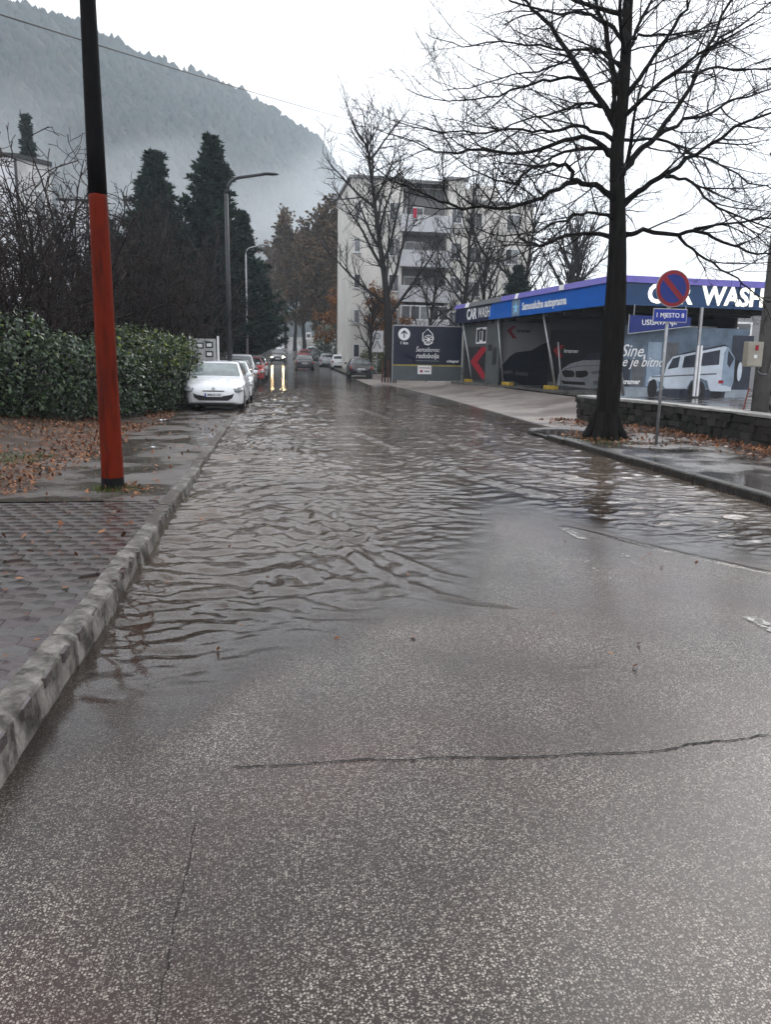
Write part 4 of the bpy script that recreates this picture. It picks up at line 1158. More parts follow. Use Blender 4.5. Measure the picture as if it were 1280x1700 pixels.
for t in np.linspace(0, 1, 19):
    x = np.interp(t, [0, .45, 1], [-8.4, -4.6, -3.05]); y = np.interp(t, [0, .45, 1], [16.6, 19.0, 26.0])
    hs.append((x + .25 * (vnoise(t * 11, 7.7) - .5), y, verge_z(x, y) - .05, .72 + .3 * vnoise(t * 13, 4.1), .85, 1.35 + .35 * t + .9 * vnoise(t * 12, 2.2)))
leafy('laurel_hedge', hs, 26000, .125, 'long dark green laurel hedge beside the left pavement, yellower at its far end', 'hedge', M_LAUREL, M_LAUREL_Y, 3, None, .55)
leafy('low_bush', [(-3.35, 8.5, .12, .28, .25, .42), (-3.7, 8.8, .12, .35, .3, .5)], 900, .075, 'small brown bush at the left edge of the pavement', 'bush', M_BROWN, None, 8)
leafy('bush', [(8.6, 66, gz(66), 1.3, 1.2, 1.9), (10.2, 66.5, gz(66), 1.2, 1.2, 1.6)], 3500, .2, 'yellow green bush at the foot of the flats', 'bush', M_LAUREL_Y, M_LAUREL, 9, None, .5)
leafy('bush', [(6.6, 88, gz(88), 2.0, 2.2, 4.4), (8.4, 84, gz(84), 1.8, 2.0, 3.6), (7.4, 95, gz(95), 2.0, 2.5, 5)], 5200, .28, 'dark green bushes under the orange tree', 'bush', M_LAUREL, None, 10)
leafy('bush', [(-3.2, 34, .1, .9, 2.0, 1.3), (-3.0, 40, .15, .8, 2.4, 1.5), (-3.1, 46, .2, .8, 2.4, 1.6)], 4200, .16, 'low dark green bushes behind the parked cars on the left', 'bush', M_LAUREL, None, 12)

# ------------------------------------------------------------------ fallen leaves and grass
r_ = np.random.default_rng(14)
def litter(name, C, size, m_, label):
    V, T = leaf_quads(r_, C, np.full(len(C), size), .65, 0, np.array([[0, 0, 1.0]]) * 3.0, .8, .5)
    V[:, 2] = np.maximum(V[:, 2], np.repeat(C[:, 2], 5) - .004)
    o = obj(name, np_mesh(name, V, None, T, [m_])); tag(o, label, 'leaves', kind='stuff'); return o
n = 9000
x = -2.65 - r_.gamma(1.5, .9, n); y = r_.uniform(8.7, 24, n)
ok = (x > -9) & (fbm(x * .8, y * .8) > .40); x, y = x[ok], y[ok]
C = np.stack([x, y, np.array([verge_z(a, b) for a, b in zip(x, y)]) + .014], -1)
litter('fallen_leaves', C, .062, M_LITTER, 'brown fallen leaves strewn on the soil before the hedge')
n = 240
x = np.minimum(-1.22, -1.2 - np.abs(r_.normal(0, .8, n))); y = r_.uniform(3.5, 24, n)
C = np.stack([x, y, walk_z(y) + .008], -1)
C = np.concatenate([C, np.stack([-1.83 + r_.normal(.18, .16, 70), 9.08 + r_.normal(0, .16, 70), np.full(70, .135)], -1)])
litter('fallen_leaves', C, .07, M_LITTER, 'few wet leaves lying on the left pavement and round the orange pole')
n = 2600
y = r_.uniform(8, 20.5, n); wxl = np.interp(y, [8, 14, 17, 19.6, 21], [8.9, 8.95, 8.95, 8.3, 8.0]); x = wxl - .1 - r_.gamma(1.3, .28, n)
C = np.stack([x, y, .12 + .015 * (x - 6) + .01 - .06 * (y > 17.9)], -1)
n2 = 420
C = np.concatenate([C, np.stack([6.76 + r_.normal(0, .55, n2), 15.0 + r_.normal(0, .7, n2), np.full(n2, .13)], -1)])
C = C[C[:, 0] > 6.02]
litter('fallen_leaves', C, .085, M_LITTER, 'rusty fallen leaves along the foot of the stone wall and round the tree')
n = 46
x = r_.uniform(-1.0, 5.4, n); y = 3.2 + r_.gamma(1.6, 3.0, n)
C = np.stack([x, y, np.maximum(zroad(x, y), 0) + .006], -1)
litter('floating_leaves', C, .05, M_LITTER, 'few brown leaves afloat on the flood and stuck to the road')
# grass tufts
def grass(name, C, h, label):
    n = len(C); d = r_.normal(0, .35, (n, 3)); d[:, 2] = 1
    s = r_.normal(0, 1, (n, 3)); s[:, 2] = 0; s /= np.linalg.norm(s, axis=1, keepdims=True)
    L = (h * r_.uniform(.5, 1.3, n))[:, None]
    V = np.stack([C - s * .006, C + s * .006, C + d * L], 1).reshape(-1, 3)
    o = obj(name, np_mesh(name, V, None, np.arange(n * 3).reshape(-1, 3), [M_GRASS])); tag(o, label, 'grass', kind='stuff')
n = 2600
x = -3.3 - np.abs(r_.normal(0, .8, n)); y = r_.uniform(9.0, 12.5, n); ok = fbm(x * 1.3 + 5, y * 1.3) > .47; x, y = x[ok], y[ok]
C = np.stack([x, y, [verge_z(a, b) - .01 for a, b in zip(x, y)]], -1)
C = np.concatenate([C, np.stack([-1.83 + r_.normal(0, .13, 420), 9.08 + r_.normal(0, .10, 420), np.full(420, .115)], -1)])
grass('grass', C, .06, 'sparse green grass on the soil and round the foot of the orange pole')
n = 700
C = np.stack([6.55 + r_.normal(0, .35, n), 14.8 + r_.normal(0, .6, n), np.full(n, .10)], -1); C = C[C[:, 0] > 6.03]
grass('grass', C, .07, 'yellowish grass round the foot of the big bare tree')
# ------------------------------------------------------------------ buildings, walls, signs, poles
class Frame:
    """a local frame (v to the right, u away from the viewer) that several things share"""
    def __init__(s, loc, rz):
        s.loc = Vector(loc); s.rz = rz; s.rot = Matrix.Rotation(rz, 3, 'Z')
    def thing(s, name, off, label, cat, group=None):
        e = empty(name, s.loc + s.rot @ Vector(off), s.rz, label, cat, group)
        e_off[e.name] = Vector(off); return e
    def part(s, mb, name, mats, e, smooth=False, bevel=0.0, parent=None):
        me_ = mb.mesh(name, mats, smooth, bevel); me_.transform(Matrix.Translation(-e_off[e.name]))
        return obj(name, me_, parent or e)
    def text(s, name, body, size, m_, e, M, **k):
        return text_obj(name, body, size, m_, e, Matrix.Translation(-e_off[e.name]) @ M, **k)
e_off = {}

# --- car wash -----------------------------------------------------------------
CW = Frame((12.1, 27.0, 0), R(5.71))
M_BLUE = mat('blue fascia', (.008, .10, .42), .35, (1.5, .12)); M_NAVY = mat('navy fascia', (.012, .016, .045), .4, (2, .2))
M_TEAL = mat('dark blue fascia', (.008, .045, .13), .35, (1.5, .15))
M_LILAC = mat('lilac trim', (.13, .11, .40), .4, (2, .15)); M_GREYTRIM = mat('grey trim', (.13, .13, .135), .5, (2, .2))
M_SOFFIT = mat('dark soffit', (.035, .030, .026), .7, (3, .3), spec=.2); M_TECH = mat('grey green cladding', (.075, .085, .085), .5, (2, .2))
M_RED = mat('red print', (.30, .008, .022), .45, (6, .1)); M_SIGNWHITE = mat('white sign letters', (.78, .79, .80), .4, (8, .05))
M_LIT = mat('lit cream letters', (1.0, .98, .86), .4, (8, .03), emit=.55)
M_YELLOW = mat('worn yellow paint', (.40, .26, .03), .6, (9, .35), (30, .3))
M_SLAB = wet_pave_mat('car wash slab', (.07, .066, .062), (.13, .125, .12), 1.2, .08, .4)
cw = CW.thing('car_wash', (0, 0, 0), 'self service car wash with blue canopy and open bays', 'car wash')
CW.part(MB().box(.1, 8.3, .36, 18, .30, .502), 'floor_slab', M_SLAB, cw)
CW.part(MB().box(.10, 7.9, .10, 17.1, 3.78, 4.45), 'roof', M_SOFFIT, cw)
b = MB()
for u in np.arange(.9, 17, 1.6): b.box(.2, 7.8, u, u + .14, 3.58, 3.775)
CW.part(b, 'beams', M_SOFFIT, cw)
# long side fascia in separate sheets
for (u0, u1, m_) in [(0, 3.9, M_BLUE), (3.905, 7.8, M_BLUE), (7.805, 11.2, M_BLUE)]:
    CW.part(MB().box(-.02, .09, u0, u1, 3.72, 4.50), 'fascia_panel', m_, cw)
CW.part(MB().box(-.02, .09, 11.205, 17.2, 3.72, 4.50), 'fascia_panel', M_NAVY, cw)
# the blue sweeps into the navy with a curved end
poly = [(11.2, 3.725), (11.2, 4.495), (11.55, 4.495), (11.85, 4.35), (12.0, 4.15), (12.05, 3.9), (12.05, 3.725)]
b = MB(); n = len(poly)
b.add([(-.026, u, z) for u, z in poly] + [(-.0195, u, z) for u, z in poly], [tuple(range(n)), tuple(range(2 * n - 1, n - 1, -1))] + [(i, n + i, n + (i + 1) % n, (i + 1) % n) for i in range(n)])
CW.part(b, 'fascia_sweep', M_BLUE, cw)
def trim(u0, u1, m_):
    b = MB(); p = [(-.10, 4.503), (-.03, 4.74), (.25, 4.74), (.25, 4.503)]
    b.add([(x, u0, z) for x, z in p] + [(x, u1, z) for x, z in p], [(0, 1, 2, 3), (7, 6, 5, 4), (0, 4, 5, 1), (1, 5, 6, 2), (2, 6, 7, 3), (3, 7, 4, 0)])
    CW.part(b, 'roof_trim', m_, cw)
trim(-.1, 8.35, M_LILAC); trim(8.355, 8.7, M_SIGNWHITE); trim(8.705, 10.4, M_LILAC); trim(10.405, 14.9, M_GREYTRIM); trim(14.905, 15.5, M_SIGNWHITE); trim(15.505, 17.25, M_LILAC)
CW.part(MB().box(-.13, -.105, 3.7, 4.1, 4.52, 4.72), 'trim_sticker', M_SIGNWHITE, cw)
CW.text('lettering', 'CAR', .78, M_SIGNWHITE, cw, face_to(-.032, 14.55, 4.10, '-x'), bold=.022, sx=.96)
CW.text('lettering', 'WASH', .74, M_GREYTRIM if False else M_SIGNWHITE, cw, face_to(-.032, 12.72, 4.10, '-x'), bold=.004, sx=.80)
CW.text('lettering', 'Samouslužna autopraona', .46, M_SIGNWHITE, cw, face_to(-.032, 5.75, 4.10, '-x'), bold=.012, sx=.94)
# splash emblem beside it
M_SPLASH = mat('pale blue emblem', (.25, .55, .85), .4, (9, .3)); M_SPLASH_D = mat('grey blue emblem ground', (.16, .22, .30), .4, (9, .3))
b = MB(); b.box(-.031, -.0205, 8.2, 9.1, 3.74, 4.49); CW.part(b, 'emblem_ground', M_SPLASH_D, cw)
def ubox(pts, x0, x1):
    n = len(pts); b = MB()
    b.add([(x0, u, z) for u, z in pts] + [(x1, u, z) for u, z in pts], [tuple(range(n)), tuple(range(2 * n - 1, n - 1, -1))] + [(i, n + i, n + (i + 1) % n, (i + 1) % n) for i in range(n)])
    return b
star = []
for k in range(10):
    a = math.pi / 2 + k * math.pi / 5; q = (.40, .15)[k % 2]
    star.append((8.65 + q * math.cos(a), 4.10 + q * .85 * math.sin(a)))
CW.part(ubox(star, -.036, -.0315), 'emblem', M_SPLASH, cw)
# near side fascia with the big lit letters
CW.part(MB().box(-.02, 7.9, -.02, .09, 3.72, 4.50), 'fascia_panel', M_TEAL, cw)
b = MB(); p = [(-.10, 4.503), (-.03, 4.74), (.25, 4.74), (.25, 4.503)]
b.add([(.26, u, z) for u, z in p] + [(8.0, u, z) for u, z in p], [(0, 1, 2, 3), (7, 6, 5, 4), (0, 4, 5, 1), (1, 5, 6, 2), (2, 6, 7, 3), (3, 7, 4, 0)])
CW.part(b, 'roof_trim', M_LILAC, cw)
CW.part(MB().box(-.03, .30, -.04, -.021, 3.70, 4.52), 'corner_panel', M_STEEL, cw)
CW.part(MB().box(.06, .24, -.05, -.041, 3.80, 4.45), 'corner_sticker', mat('light blue sticker', (.08, .25, .75), .4, (7, .2)), cw)
CW.text('lettering', 'CAR', .92, M_LIT, cw, face_to(2.25, -.035, 4.12), bold=.028, extrude=.012)
CW.text('lettering', 'WASH', .92, M_LIT, cw, face_to(4.95, -.035, 4.12), bold=.028, extrude=.012)
# posts: raking steel tubes
for (vb, vt, u, ut, r0, l) in [(.62, .18, 5.35, 6.1, .055, 1), (.78, .55, 5.15, 5.6, .035, .62), (.45, .12, 15.3, 16.3, .055, 1), (.55, .15, -.25, .25, .055, 1), (.5, .15, 11.0, 11.2, .05, 1)]:
    CW.part(MB().tube([(vb, u, .5), (vb + (vt - vb) * l, u + (ut - u) * l, .5 + 3.25 * l)], r0, 10), 'post', M_STEEL, cw, True)
for (v, u) in [(3.48, -.25), (3.62, -.25)]:
    CW.part(MB().box(v - .035, v + .035, u - .03, u + .03, .5, 2.35), 'post', M_WHITE, cw)
CW.part(MB().box(3.50, 3.60, -.19, -.10, .5, 3.72), 'post', M_STEEL, cw)
for (v, u) in [(.30, 5.0), (.30, 9.8), (.25, 15.2)]:
    CW.part(MB().box(v, v + .25, u, u + .95, .503, .66), 'bumper_block', M_YELLOW, cw, bevel=.02)
# technical room
CW.part(MB().box(.42, 7.6, 11.9, 17.0, .503, 3.70), 'technical_room', M_TECH, cw)
CW.part(MB().box(.30, .415, 11.3, 13.1, .503, 3.70), 'control_cabinet', M_TECH, cw, bevel=.015)
CW.part(MB().box(.27, .298, 11.6, 12.1, 1.5, 2.35), 'control_panel', M_DARKSTEEL, cw, bevel=.008)
CW.part(MB().box(.27, .298, 12.3, 12.75, 2.2, 2.5), 'control_display', M_BLACK, cw, bevel=.008)
CW.part(MB().box(.385, .417, 13.15, 16.6, .62, 2.42), 'black_panel', M_BLACK, cw)
CW.part(ubox([(15.6, 1.62), (13.9, 2.40), (13.25, 2.40), (13.25, 2.2), (14.5, 1.62), (13.25, .98), (13.25, .72), (13.7, .72)], .372, .384), 'red_chevron', M_RED, cw)
CW.part(MB().box(.36, .417, 13.2, 14.75, 2.58, 3.42), 'price_board', M_SIGNWHITE, cw)
for (u0, u1, z0, z1) in [(13.3, 13.75, 2.68, 3.3), (13.9, 14.15, 2.75, 3.2), (14.25, 14.62, 2.66, 3.32), (13.8, 14.2, 3.22, 3.36)]:
    CW.part(MB().box(.345, .3595, u0, u1, z0, z1), 'price_board_print', M_INK, cw)
CW.part(MB().box(.7, 7.6, 6.4, 6.5, 3.02, 3.57), 'partition', M_DARKSTEEL, cw)
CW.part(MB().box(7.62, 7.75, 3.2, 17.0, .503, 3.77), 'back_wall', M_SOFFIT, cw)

# printed banners hung across the bays (flat prints on thin boards)
M_B_WALL = mat('pale print wall', (.33, .34, .35), .5, (1, .12)); M_B_DARK = mat('black print', (.010, .010, .011), .5, (3, .4)); M_B_NAVYCAR = mat('navy print car', (.012, .014, .028), .4, (5, .5))
M_B_GREY = mat('grey print', (.10, .105, .115), .5, (4, .35)); M_B_SILVER = mat('silver print car', (.34, .355, .38), .4, (3, .2)); M_B_SHADE = mat('silver print shading', (.15, .16, .18), .4, (5, .3))
M_B_BG = mat('blue grey print ground', (.10, .14, .19), .5, (1.6, .4)); M_B_FLOOR = mat('pale print floor', (.26, .30, .34), .5, (2.5, .25)); M_B_WHITE = mat('white print car', (.52, .58, .66), .45, (3, .12))
M_B_GLASS = mat('print glass', (.022, .028, .045), .4, (4, .4)); M_B_BLUE = mat('blue print shade', (.24, .31, .40), .45, (3, .2))
class Banner:
    def __init__(s, name, v0, v1, u, z0, z1, back, label):
        s.e = CW.thing(name, (v0, u, z0), label, 'banner', 'printed banners in the wash bays'); s.u = u
        CW.part(MB().box(v0, v1, u, u + .03, z0, z1), 'backing', back, s.e)
    def poly(s, name, pts, m_, layer=1):
        return CW.part(MB().prism(pts, s.u - .004 * layer, s.u - .004 * layer + .0035), name, m_, s.e)
    def ell(s, name, c, r, m_, layer=1, n=22):
        return s.poly(name, [(c[0] + r[0] * math.cos(2 * math.pi * k / n), c[1] + r[1] * math.sin(2 * math.pi * k / n)) for k in range(n)], m_, layer)
    def text(s, body, v, z, size, m_, layer=6, **k):
        return CW.text('printed_text', body, size, m_, s.e, face_to(v, s.u - .004 * layer, z), extrude=.0015, **k)
# 1: far bay, navy car under a pale wall
px = lambda x, y: (.4 + (820 + x * .1719 - 821) / 29.6, .5 + (638 - (460 + y * .1719)) / 33.2)
B1 = Banner('printed_banner', .42, 6.2, 11.80, .52, 3.62, M_B_WALL, 'pale banner with a dark saloon car print, in the farthest bay')
B1.poly('printed_floor', [(.43, .53), (6.1, .53), (6.1, .95), (.43, 1.0)], M_B_GREY, 1)
B1.poly('printed_car', [px(*p) for p in [(45, 1000), (40, 880), (130, 760), (185, 722), (330, 700), (430, 640), (520, 600), (700, 590), (820, 640), (840, 1050), (300, 1060), (170, 1000)]], M_B_NAVYCAR, 2)
B1.poly('printed_window', [px(*p) for p in [(350, 695), (440, 645), (520, 615), (640, 608), (640, 690)]], M_B_GLASS, 3)
B1.poly('printed_lamp', [px(*p) for p in [(60, 905), (150, 900), (170, 925), (70, 935)]], M_B_GREY, 3)
B1.poly('printed_plate', [px(*p) for p in [(190, 908), (312, 918), (312, 950), (190, 940)]], M_B_GREY, 3)
B1.poly('printed_chevron', [px(*p) for p in [(92, 512), (140, 468), (182, 468), (132, 515), (185, 588), (150, 588)]], M_RED, 3)
B1.text('kramer', px(250, 512)[0], px(250, 512)[1], .26, M_INK, bold=.008)
# 2: middle bay, silver car on black
px = lambda x, y: (.4 + (820 + x * .1719 - 903) / 29.6, .5 + (645.5 - (460 + y * .1719)) / 38.5)
B2 = Banner('printed_banner', .62, 5.6, 6.2, .52, 3.0, M_B_DARK, 'black banner with a silver car front print, in the middle bay')
B2.poly('printed_floor', [(.63, .53), (5.5, .53), (5.5, .78), (.63, .80)], M_B_GREY, 1)
car = [(598, 1045), (605, 940), (640, 880), (700, 830), (800, 797), (1000, 785), (1180, 800), (1290, 860), (1300, 1060), (860, 1075), (660, 1045)]
B2.poly('printed_car', [px(*p) for p in car], M_B_SILVER, 2)
B2.poly('printed_windscreen', [px(*p) for p in [(800, 790), (860, 720), (1080, 712), (1180, 792), (1000, 778)]], M_B_GLASS, 2)
B2.poly('printed_grille', [px(*p) for p in [(632, 905), (660, 892), (728, 900), (742, 930), (735, 962), (662, 965), (640, 940)]], M_B_DARK, 3)
B2.poly('printed_grille', [px(*p) for p in [(748, 902), (840, 895), (858, 920), (850, 950), (800, 968), (752, 962)]], M_B_DARK, 3)
B2.poly('printed_headlamp', [px(*p) for p in [(880, 905), (1010, 880), (1060, 900), (1000, 925), (890, 930)]], M_B_SHADE, 3)
B2.poly('printed_bumper_intake', [px(*p) for p in [(628, 988), (665, 1002), (830, 1010), (838, 1040), (650, 1032)]], M_B_DARK, 3)
B2.poly('printed_bumper_intake', [px(*p) for p in [(900, 1000), (1010, 980), (1010, 1030), (910, 1040)]], M_B_SHADE, 3)
B2.poly('printed_plate', [px(*p) for p in [(670, 972), (768, 976), (768, 1002), (670, 998)]], M_B_SILVER, 4)
B2.poly('printed_bonnet_crease', [px(*p) for p in [(640, 885), (760, 850), (1000, 835), (1000, 842), (765, 858), (660, 888)]], M_B_SHADE, 3)
B2.poly('printed_chevron', [px(*p) for p in [(550, 700), (590, 652), (640, 652), (606, 705), (632, 775), (590, 770)]], M_RED, 3)
B2.text('kramer', px(700, 708)[0], px(700, 708)[1], .24, M_SIGNWHITE, bold=.006)
# 3: near end, white off-road car with handwriting
px = lambda x, y: (.28 + (1010 + x * .2109 - 1015) / 39.0, .33 + (664 - (540 + y * .2109)) / 45.6)
B3 = Banner('printed_banner', .22, 5.95, .20, .33, 3.02, M_B_BG, 'blue grey banner with a white off-road car print at the near end')
B3.poly('printed_floor', [px(*p) for p in [(30, 585), (1120, 585), (1120, 500), (30, 485)]], M_B_FLOOR, 1)
for x0, x1, m_ in [(60, 160, M_B_GLASS), (175, 270, M_B_GREY), (285, 390, M_B_BLUE), (420, 520, M_B_GREY)]:
    B3.poly('printed_wall', [px(x0, 480), px(x1, 480), px(x1, 270 if x0 < 280 else 130), px(x0, 270 if x0 < 280 else 130)], m_, 1)
B3.poly('printed_wall', [px(*p) for p in [(945, 500), (1120, 500), (1120, 60), (945, 60)]], M_B_GLASS, 1)
B3.poly('printed_shadow', [px(*p) for p in [(300, 560), (420, 500), (620, 500), (930, 500), (920, 585), (620, 590), (440, 560)]], M_B_GLASS, 2)
B3.ell('printed_tyre', px(340, 497), (.20, .36), M_B_DARK, 3)
B3.ell('printed_tyre', px(855, 545), (.26, .16), M_B_DARK, 3)
B3.poly('printed_car', [px(*p) for p in [(300, 440), (312, 405), (425, 380), (440, 300), (480, 242), (560, 215), (880, 140), (920, 160), (978, 245), (985, 430), (972, 488), (900, 512), (790, 500), (770, 430), (700, 405), (640, 430), (610, 495), (440, 492), (390, 440), (345, 420), (310, 440)]], M_B_WHITE, 4)
B3.poly('printed_car_rear', [px(*p) for p in [(905, 155), (920, 160), (978, 245), (985, 430), (972, 488), (900, 512), (885, 470), (885, 200)]], M_B_BLUE, 5)
B3.poly('printed_roof_line', [px(*p) for p in [(478, 240), (560, 210), (880, 134), (922, 156), (880, 150), (562, 222)]], M_B_GLASS, 5)
for p_ in ([(446, 342), (480, 258), (538, 236), (528, 325)], [(560, 328), (572, 238), (676, 214), (662, 322)], [(703, 312), (716, 208), (852, 178), (852, 298)]):
    B3.poly('printed_window', [px(*p) for p in p_], M_B_GLASS, 5)
B3.poly('printed_window', [px(*p) for p in [(918, 180), (972, 248), (940, 322), (918, 290)]], M_B_GLASS, 6)
B3.poly('printed_trim_strip', [px(*p) for p in [(330, 400), (840, 366), (840, 378), (330, 409)]], M_B_GREY, 5)
B3.ell('printed_tyre', px(692, 512), (.37, .40), M_B_DARK, 5); B3.ell('printed_rim', px(690, 514), (.19, .22), M_B_GREY, 6)
B3.poly('printed_tail_lamp', [px(*p) for p in [(862, 424), (902, 424), (902, 450), (862, 450)]], M_RED, 6)
B3.poly('printed_bumper', [px(*p) for p in [(785, 462), (925, 468), (970, 480), (970, 512), (905, 516), (800, 512)]], M_B_WHITE, 6)
B3.ell('printed_spare_wheel', px(1005, 350), (.24, .42), M_B_DARK, 2); B3.ell('printed_spare_cover', px(1028, 352), (.10, .36), M_B_WHITE, 3)
B3.text('Sine,', px(170, 205)[0], px(170, 205)[1], .62, M_SIGNWHITE, shear=.35, bold=.004, sx=.9)
B3.text('sve je bitno', px(215, 290)[0], px(215, 290)[1], .50, M_SIGNWHITE, shear=.35, bold=.003, sx=.92)
B3.poly('printed_chevron', [px(*p) for p in [(45, 405), (92, 405), (85, 470), (104, 520), (60, 525), (30, 470)]], M_RED, 3)
B3.text('kramer', px(170, 445)[0], px(170, 445)[1], .25, M_SIGNWHITE, bold=.010)

# vacuum bay: blue sign, little canopy, grey wall behind
vs = CW.thing('hanging_sign', (1.3, -.12, 2.72), 'blue hanging sign above the off-road car banner', 'sign')
b = MB(); b.add([(.62, -.14, 2.72), (3.15, -.14, 3.05), (3.15, -.14, 3.36), (.62, -.14, 3.36), (.62, -.10, 2.72), (3.15, -.10, 3.05), (3.15, -.10, 3.36), (.62, -.10, 3.36)], [(0, 1, 2, 3), (7, 6, 5, 4), (0, 4, 5, 1), (1, 5, 6, 2), (2, 6, 7, 3), (3, 7, 4, 0)])
CW.part(b, 'board', mat('royal blue sign', (.008, .022, .16), .4, (3, .2)), vs)
b = MB()
for a_, c_ in (((.60, -.15, 2.70), (.60, -.15, 3.38)), ((.60, -.15, 2.70), (3.15, -.15, 3.03))): b.tube([a_, c_], .02, 6)
CW.part(b, 'frame', M_STEEL, vs)
for h_ in (.8, 2.9): CW.part(MB().tube([(h_, -.12, 3.34), (h_, -.12, 3.75)], .02, 6), 'hanger', M_STEEL, vs)
CW.text('lettering', 'USISAVANJE', .27, M_SIGNWHITE, vs, face_to(1.85, -.146, 3.14) @ Matrix.Rotation(R(2.5), 4, 'Z'), bold=.003, extrude=.002)
vc = CW.thing('vacuum_shelter', (4.6, 4.2, .45), 'small white edged shelter roof behind the near end of the car wash', 'shelter')
CW.part(MB().box(4.0, 8.6, 4.4, 7.4, 3.05, 3.25), 'roof', M_SOFFIT, vc)
CW.part(MB().box(3.95, 8.7, 4.33, 4.395, 3.03, 3.30), 'roof_edge', M_WHITE, vc)
for x in (5.0, 6.2, 7.4): CW.part(MB().ell((x, 4.9, 3.02), (.16, .16, .06), 10, 6), 'ceiling_lamp', mat('ceiling lamp glass', (.8, .82, .85), .4, (8, .05)), vc, True)
for x in (4.1, 8.5): CW.part(MB().box(x, x + .08, 4.5, 4.58, .44, 3.05), 'post', M_STEEL, vc)
gb = empty('grey_building', (19.5, 38, .4), R(4), 'plain grey building behind the car wash with a white window band', 'building')
M_GREYW = mat('grey render', (.27, .27, .28), .75, (1.2, .12), (20, .15))
MB().box(0, 14, 0, 8, 0, 4.3).build('wall', M_GREYW, gb)
MB().box(-.15, 14.2, -.15, 8.1, 4.3, 4.48).build('roof', M_GREYTRIM, gb)
for x in (3.6, 6.3, 9.0):
    w = MB().box(x, x + 1.9, -.06, .02, 2.7, 3.5).build('window', M_WHITE, gb)
    MB().box(x + .12, x + 1.78, -.075, -.062, 2.82, 3.4).build('pane', M_GLASS, w)

# --- billboard fence -----------------------------------------------------------
bb = empty('billboard', (6.95, 45, .45), R(1.0), 'navy billboard with an arrow and a white emblem over grey sheeting', 'billboard')
M_BB = mat('navy billboard sheet', (.010, .013, .030), .4, (2, .25)); M_SHEET = mat('grey fence sheet', (.085, .10, .11), .5, (1.5, .2))
MB().box(0, 4.05, 0, .05, .95, 3.12).build('board', M_BB, bb)
MB().box(-.03, 4.1, -.02, .07, 3.12, 3.18).build('top_rail', M_STEEL, bb)
MB().box(-.02, 4.09, -.02, .06, .86, .945).build('yellow_rail', mat('yellow rail', (.30, .25, .06), .5, (4, .25)), bb)
for i in range(4): MB().box(i * 1.02, i * 1.02 + 1.015, .0, .04, .02, .855).build('sheet', M_SHEET, bb)
for x in (-.06, 1.98, 4.06): MB().box(x, x + .06, .055, .12, -.1, 3.12).build('post', M_STEEL, bb)
MB().tube([(.62, -.012, 2.66), (.62, .0, 2.66)], .35, 28).build('arrow_disc', M_SIGNWHITE, bb)
MB().prism([(.585, 2.45), (.655, 2.45), (.655, 2.76), (.80, 2.63), (.80, 2.73), (.62, 2.90), (.44, 2.73), (.44, 2.63), (.585, 2.76)], -.018, -.0125).build('arrow', M_BB, bb)
text_obj('lettering', '1 km', .24, M_SIGNWHITE, bb, face_to(.62, -.006, 2.16), bold=.004)
# emblem: a house outline running into a spoked wheel
b = MB()
out = [(1.72, 2.30), (1.72, 2.72), (2.0, 2.98), (2.28, 2.72), (2.36, 2.45), (2.28, 2.2), (2.05, 2.08), (1.85, 2.12), (1.80, 2.28)]
b.tube([(x, -.014, z) for x, z in out + out[:1]], .030, 6)
for k in range(8):
    a = k * math.pi / 4; b.tube([(2.06 + .09 * math.cos(a), -.014, 2.38 + .09 * math.sin(a)), (2.06 + .25 * math.cos(a), -.014, 2.38 + .25 * math.sin(a))], .024, 5)
b.tube([(2.06, -.02, 2.38), (2.06, -.004, 2.38)], .09, 14)
b.tube([(2.06 + .26 * math.cos(t), -.014, 2.38 + .26 * math.sin(t)) for t in np.linspace(0, 6.283, 21)], .02, 5)
b.build('emblem', M_SIGNWHITE, bb)
text_obj('lettering', 'Šemsibovac', .36, M_SIGNWHITE, bb, face_to(2.03, -.006, 1.80), shear=.2, sx=.85)
text_obj('lettering', 'radobolja', .40, M_SIGNWHITE, bb, face_to(2.03, -.006, 1.45), shear=.2, bold=.004, sx=.9)
MB().box(1.35, 2.72, -.010, -.004, 1.155, 1.18).build('lettering_line', M_GREYW, bb)
text_obj('lettering', 'urbagrad', .20, M_SIGNWHITE, bb, face_to(3.55, -.006, 1.17), bold=.006)
pn = empty('paper_notice', (8.40, 44.97, .85), R(1.0), 'white paper notice hung under the navy billboard', 'notice')
MB().box(0, .82, -.03, -.008, 0, .50).build('sheet', M_SIGNWHITE, pn)
MB().ell((.22, -.032, .17), (.08, .006, .08), 10, 6).build('printed_mark', M_RED, pn)
MB().box(.06, .76, -.034, -.031, .34, .38).build('printed_line', M_RED, pn)
MB().box(.40, .70, -.034, -.031, .15, .20).build('printed_line', M_INK, pn)

# reddish stakes beside it, poster board, far road sign
M_RUST = mat('rusty red wood', (.10, .035, .025), .75, (6, .4), (25, .4))
sf = empty('stake_fence', (7.0, 49.5, .3), 0, 'short row of reddish wooden stakes left of the navy billboard', 'fence')
for i, (x, h) in enumerate([(-.05, 1.35), (.14, 1.5), (.32, 1.3), (.50, 1.45), (.68, 1.25), (.84, 1.4)]):
    MB().tube([(x, .02 * (i % 2), -.1), (x + .03 * (-1) ** i, .02, h)], [.055, .045], 7).build('stake', M_RUST if i % 2 == 0 else M_BARK_GREY, sf)
MB().box(-.1, .95, .06, .10, .7, .80).build('rail', M_BARK_GREY, sf)
po = empty('poster_board', (8.25, 62, .4), 0, 'white poster board on a post beside the small bare tree', 'sign')
MB().box(-.5, .5, -.03, .03, 1.85, 3.5).build('board', M_SIGNWHITE, po)
MB().tube([(0, .05, -.1), (0, .05, 3.4)], .04, 8).build('post', M_STEEL, po)
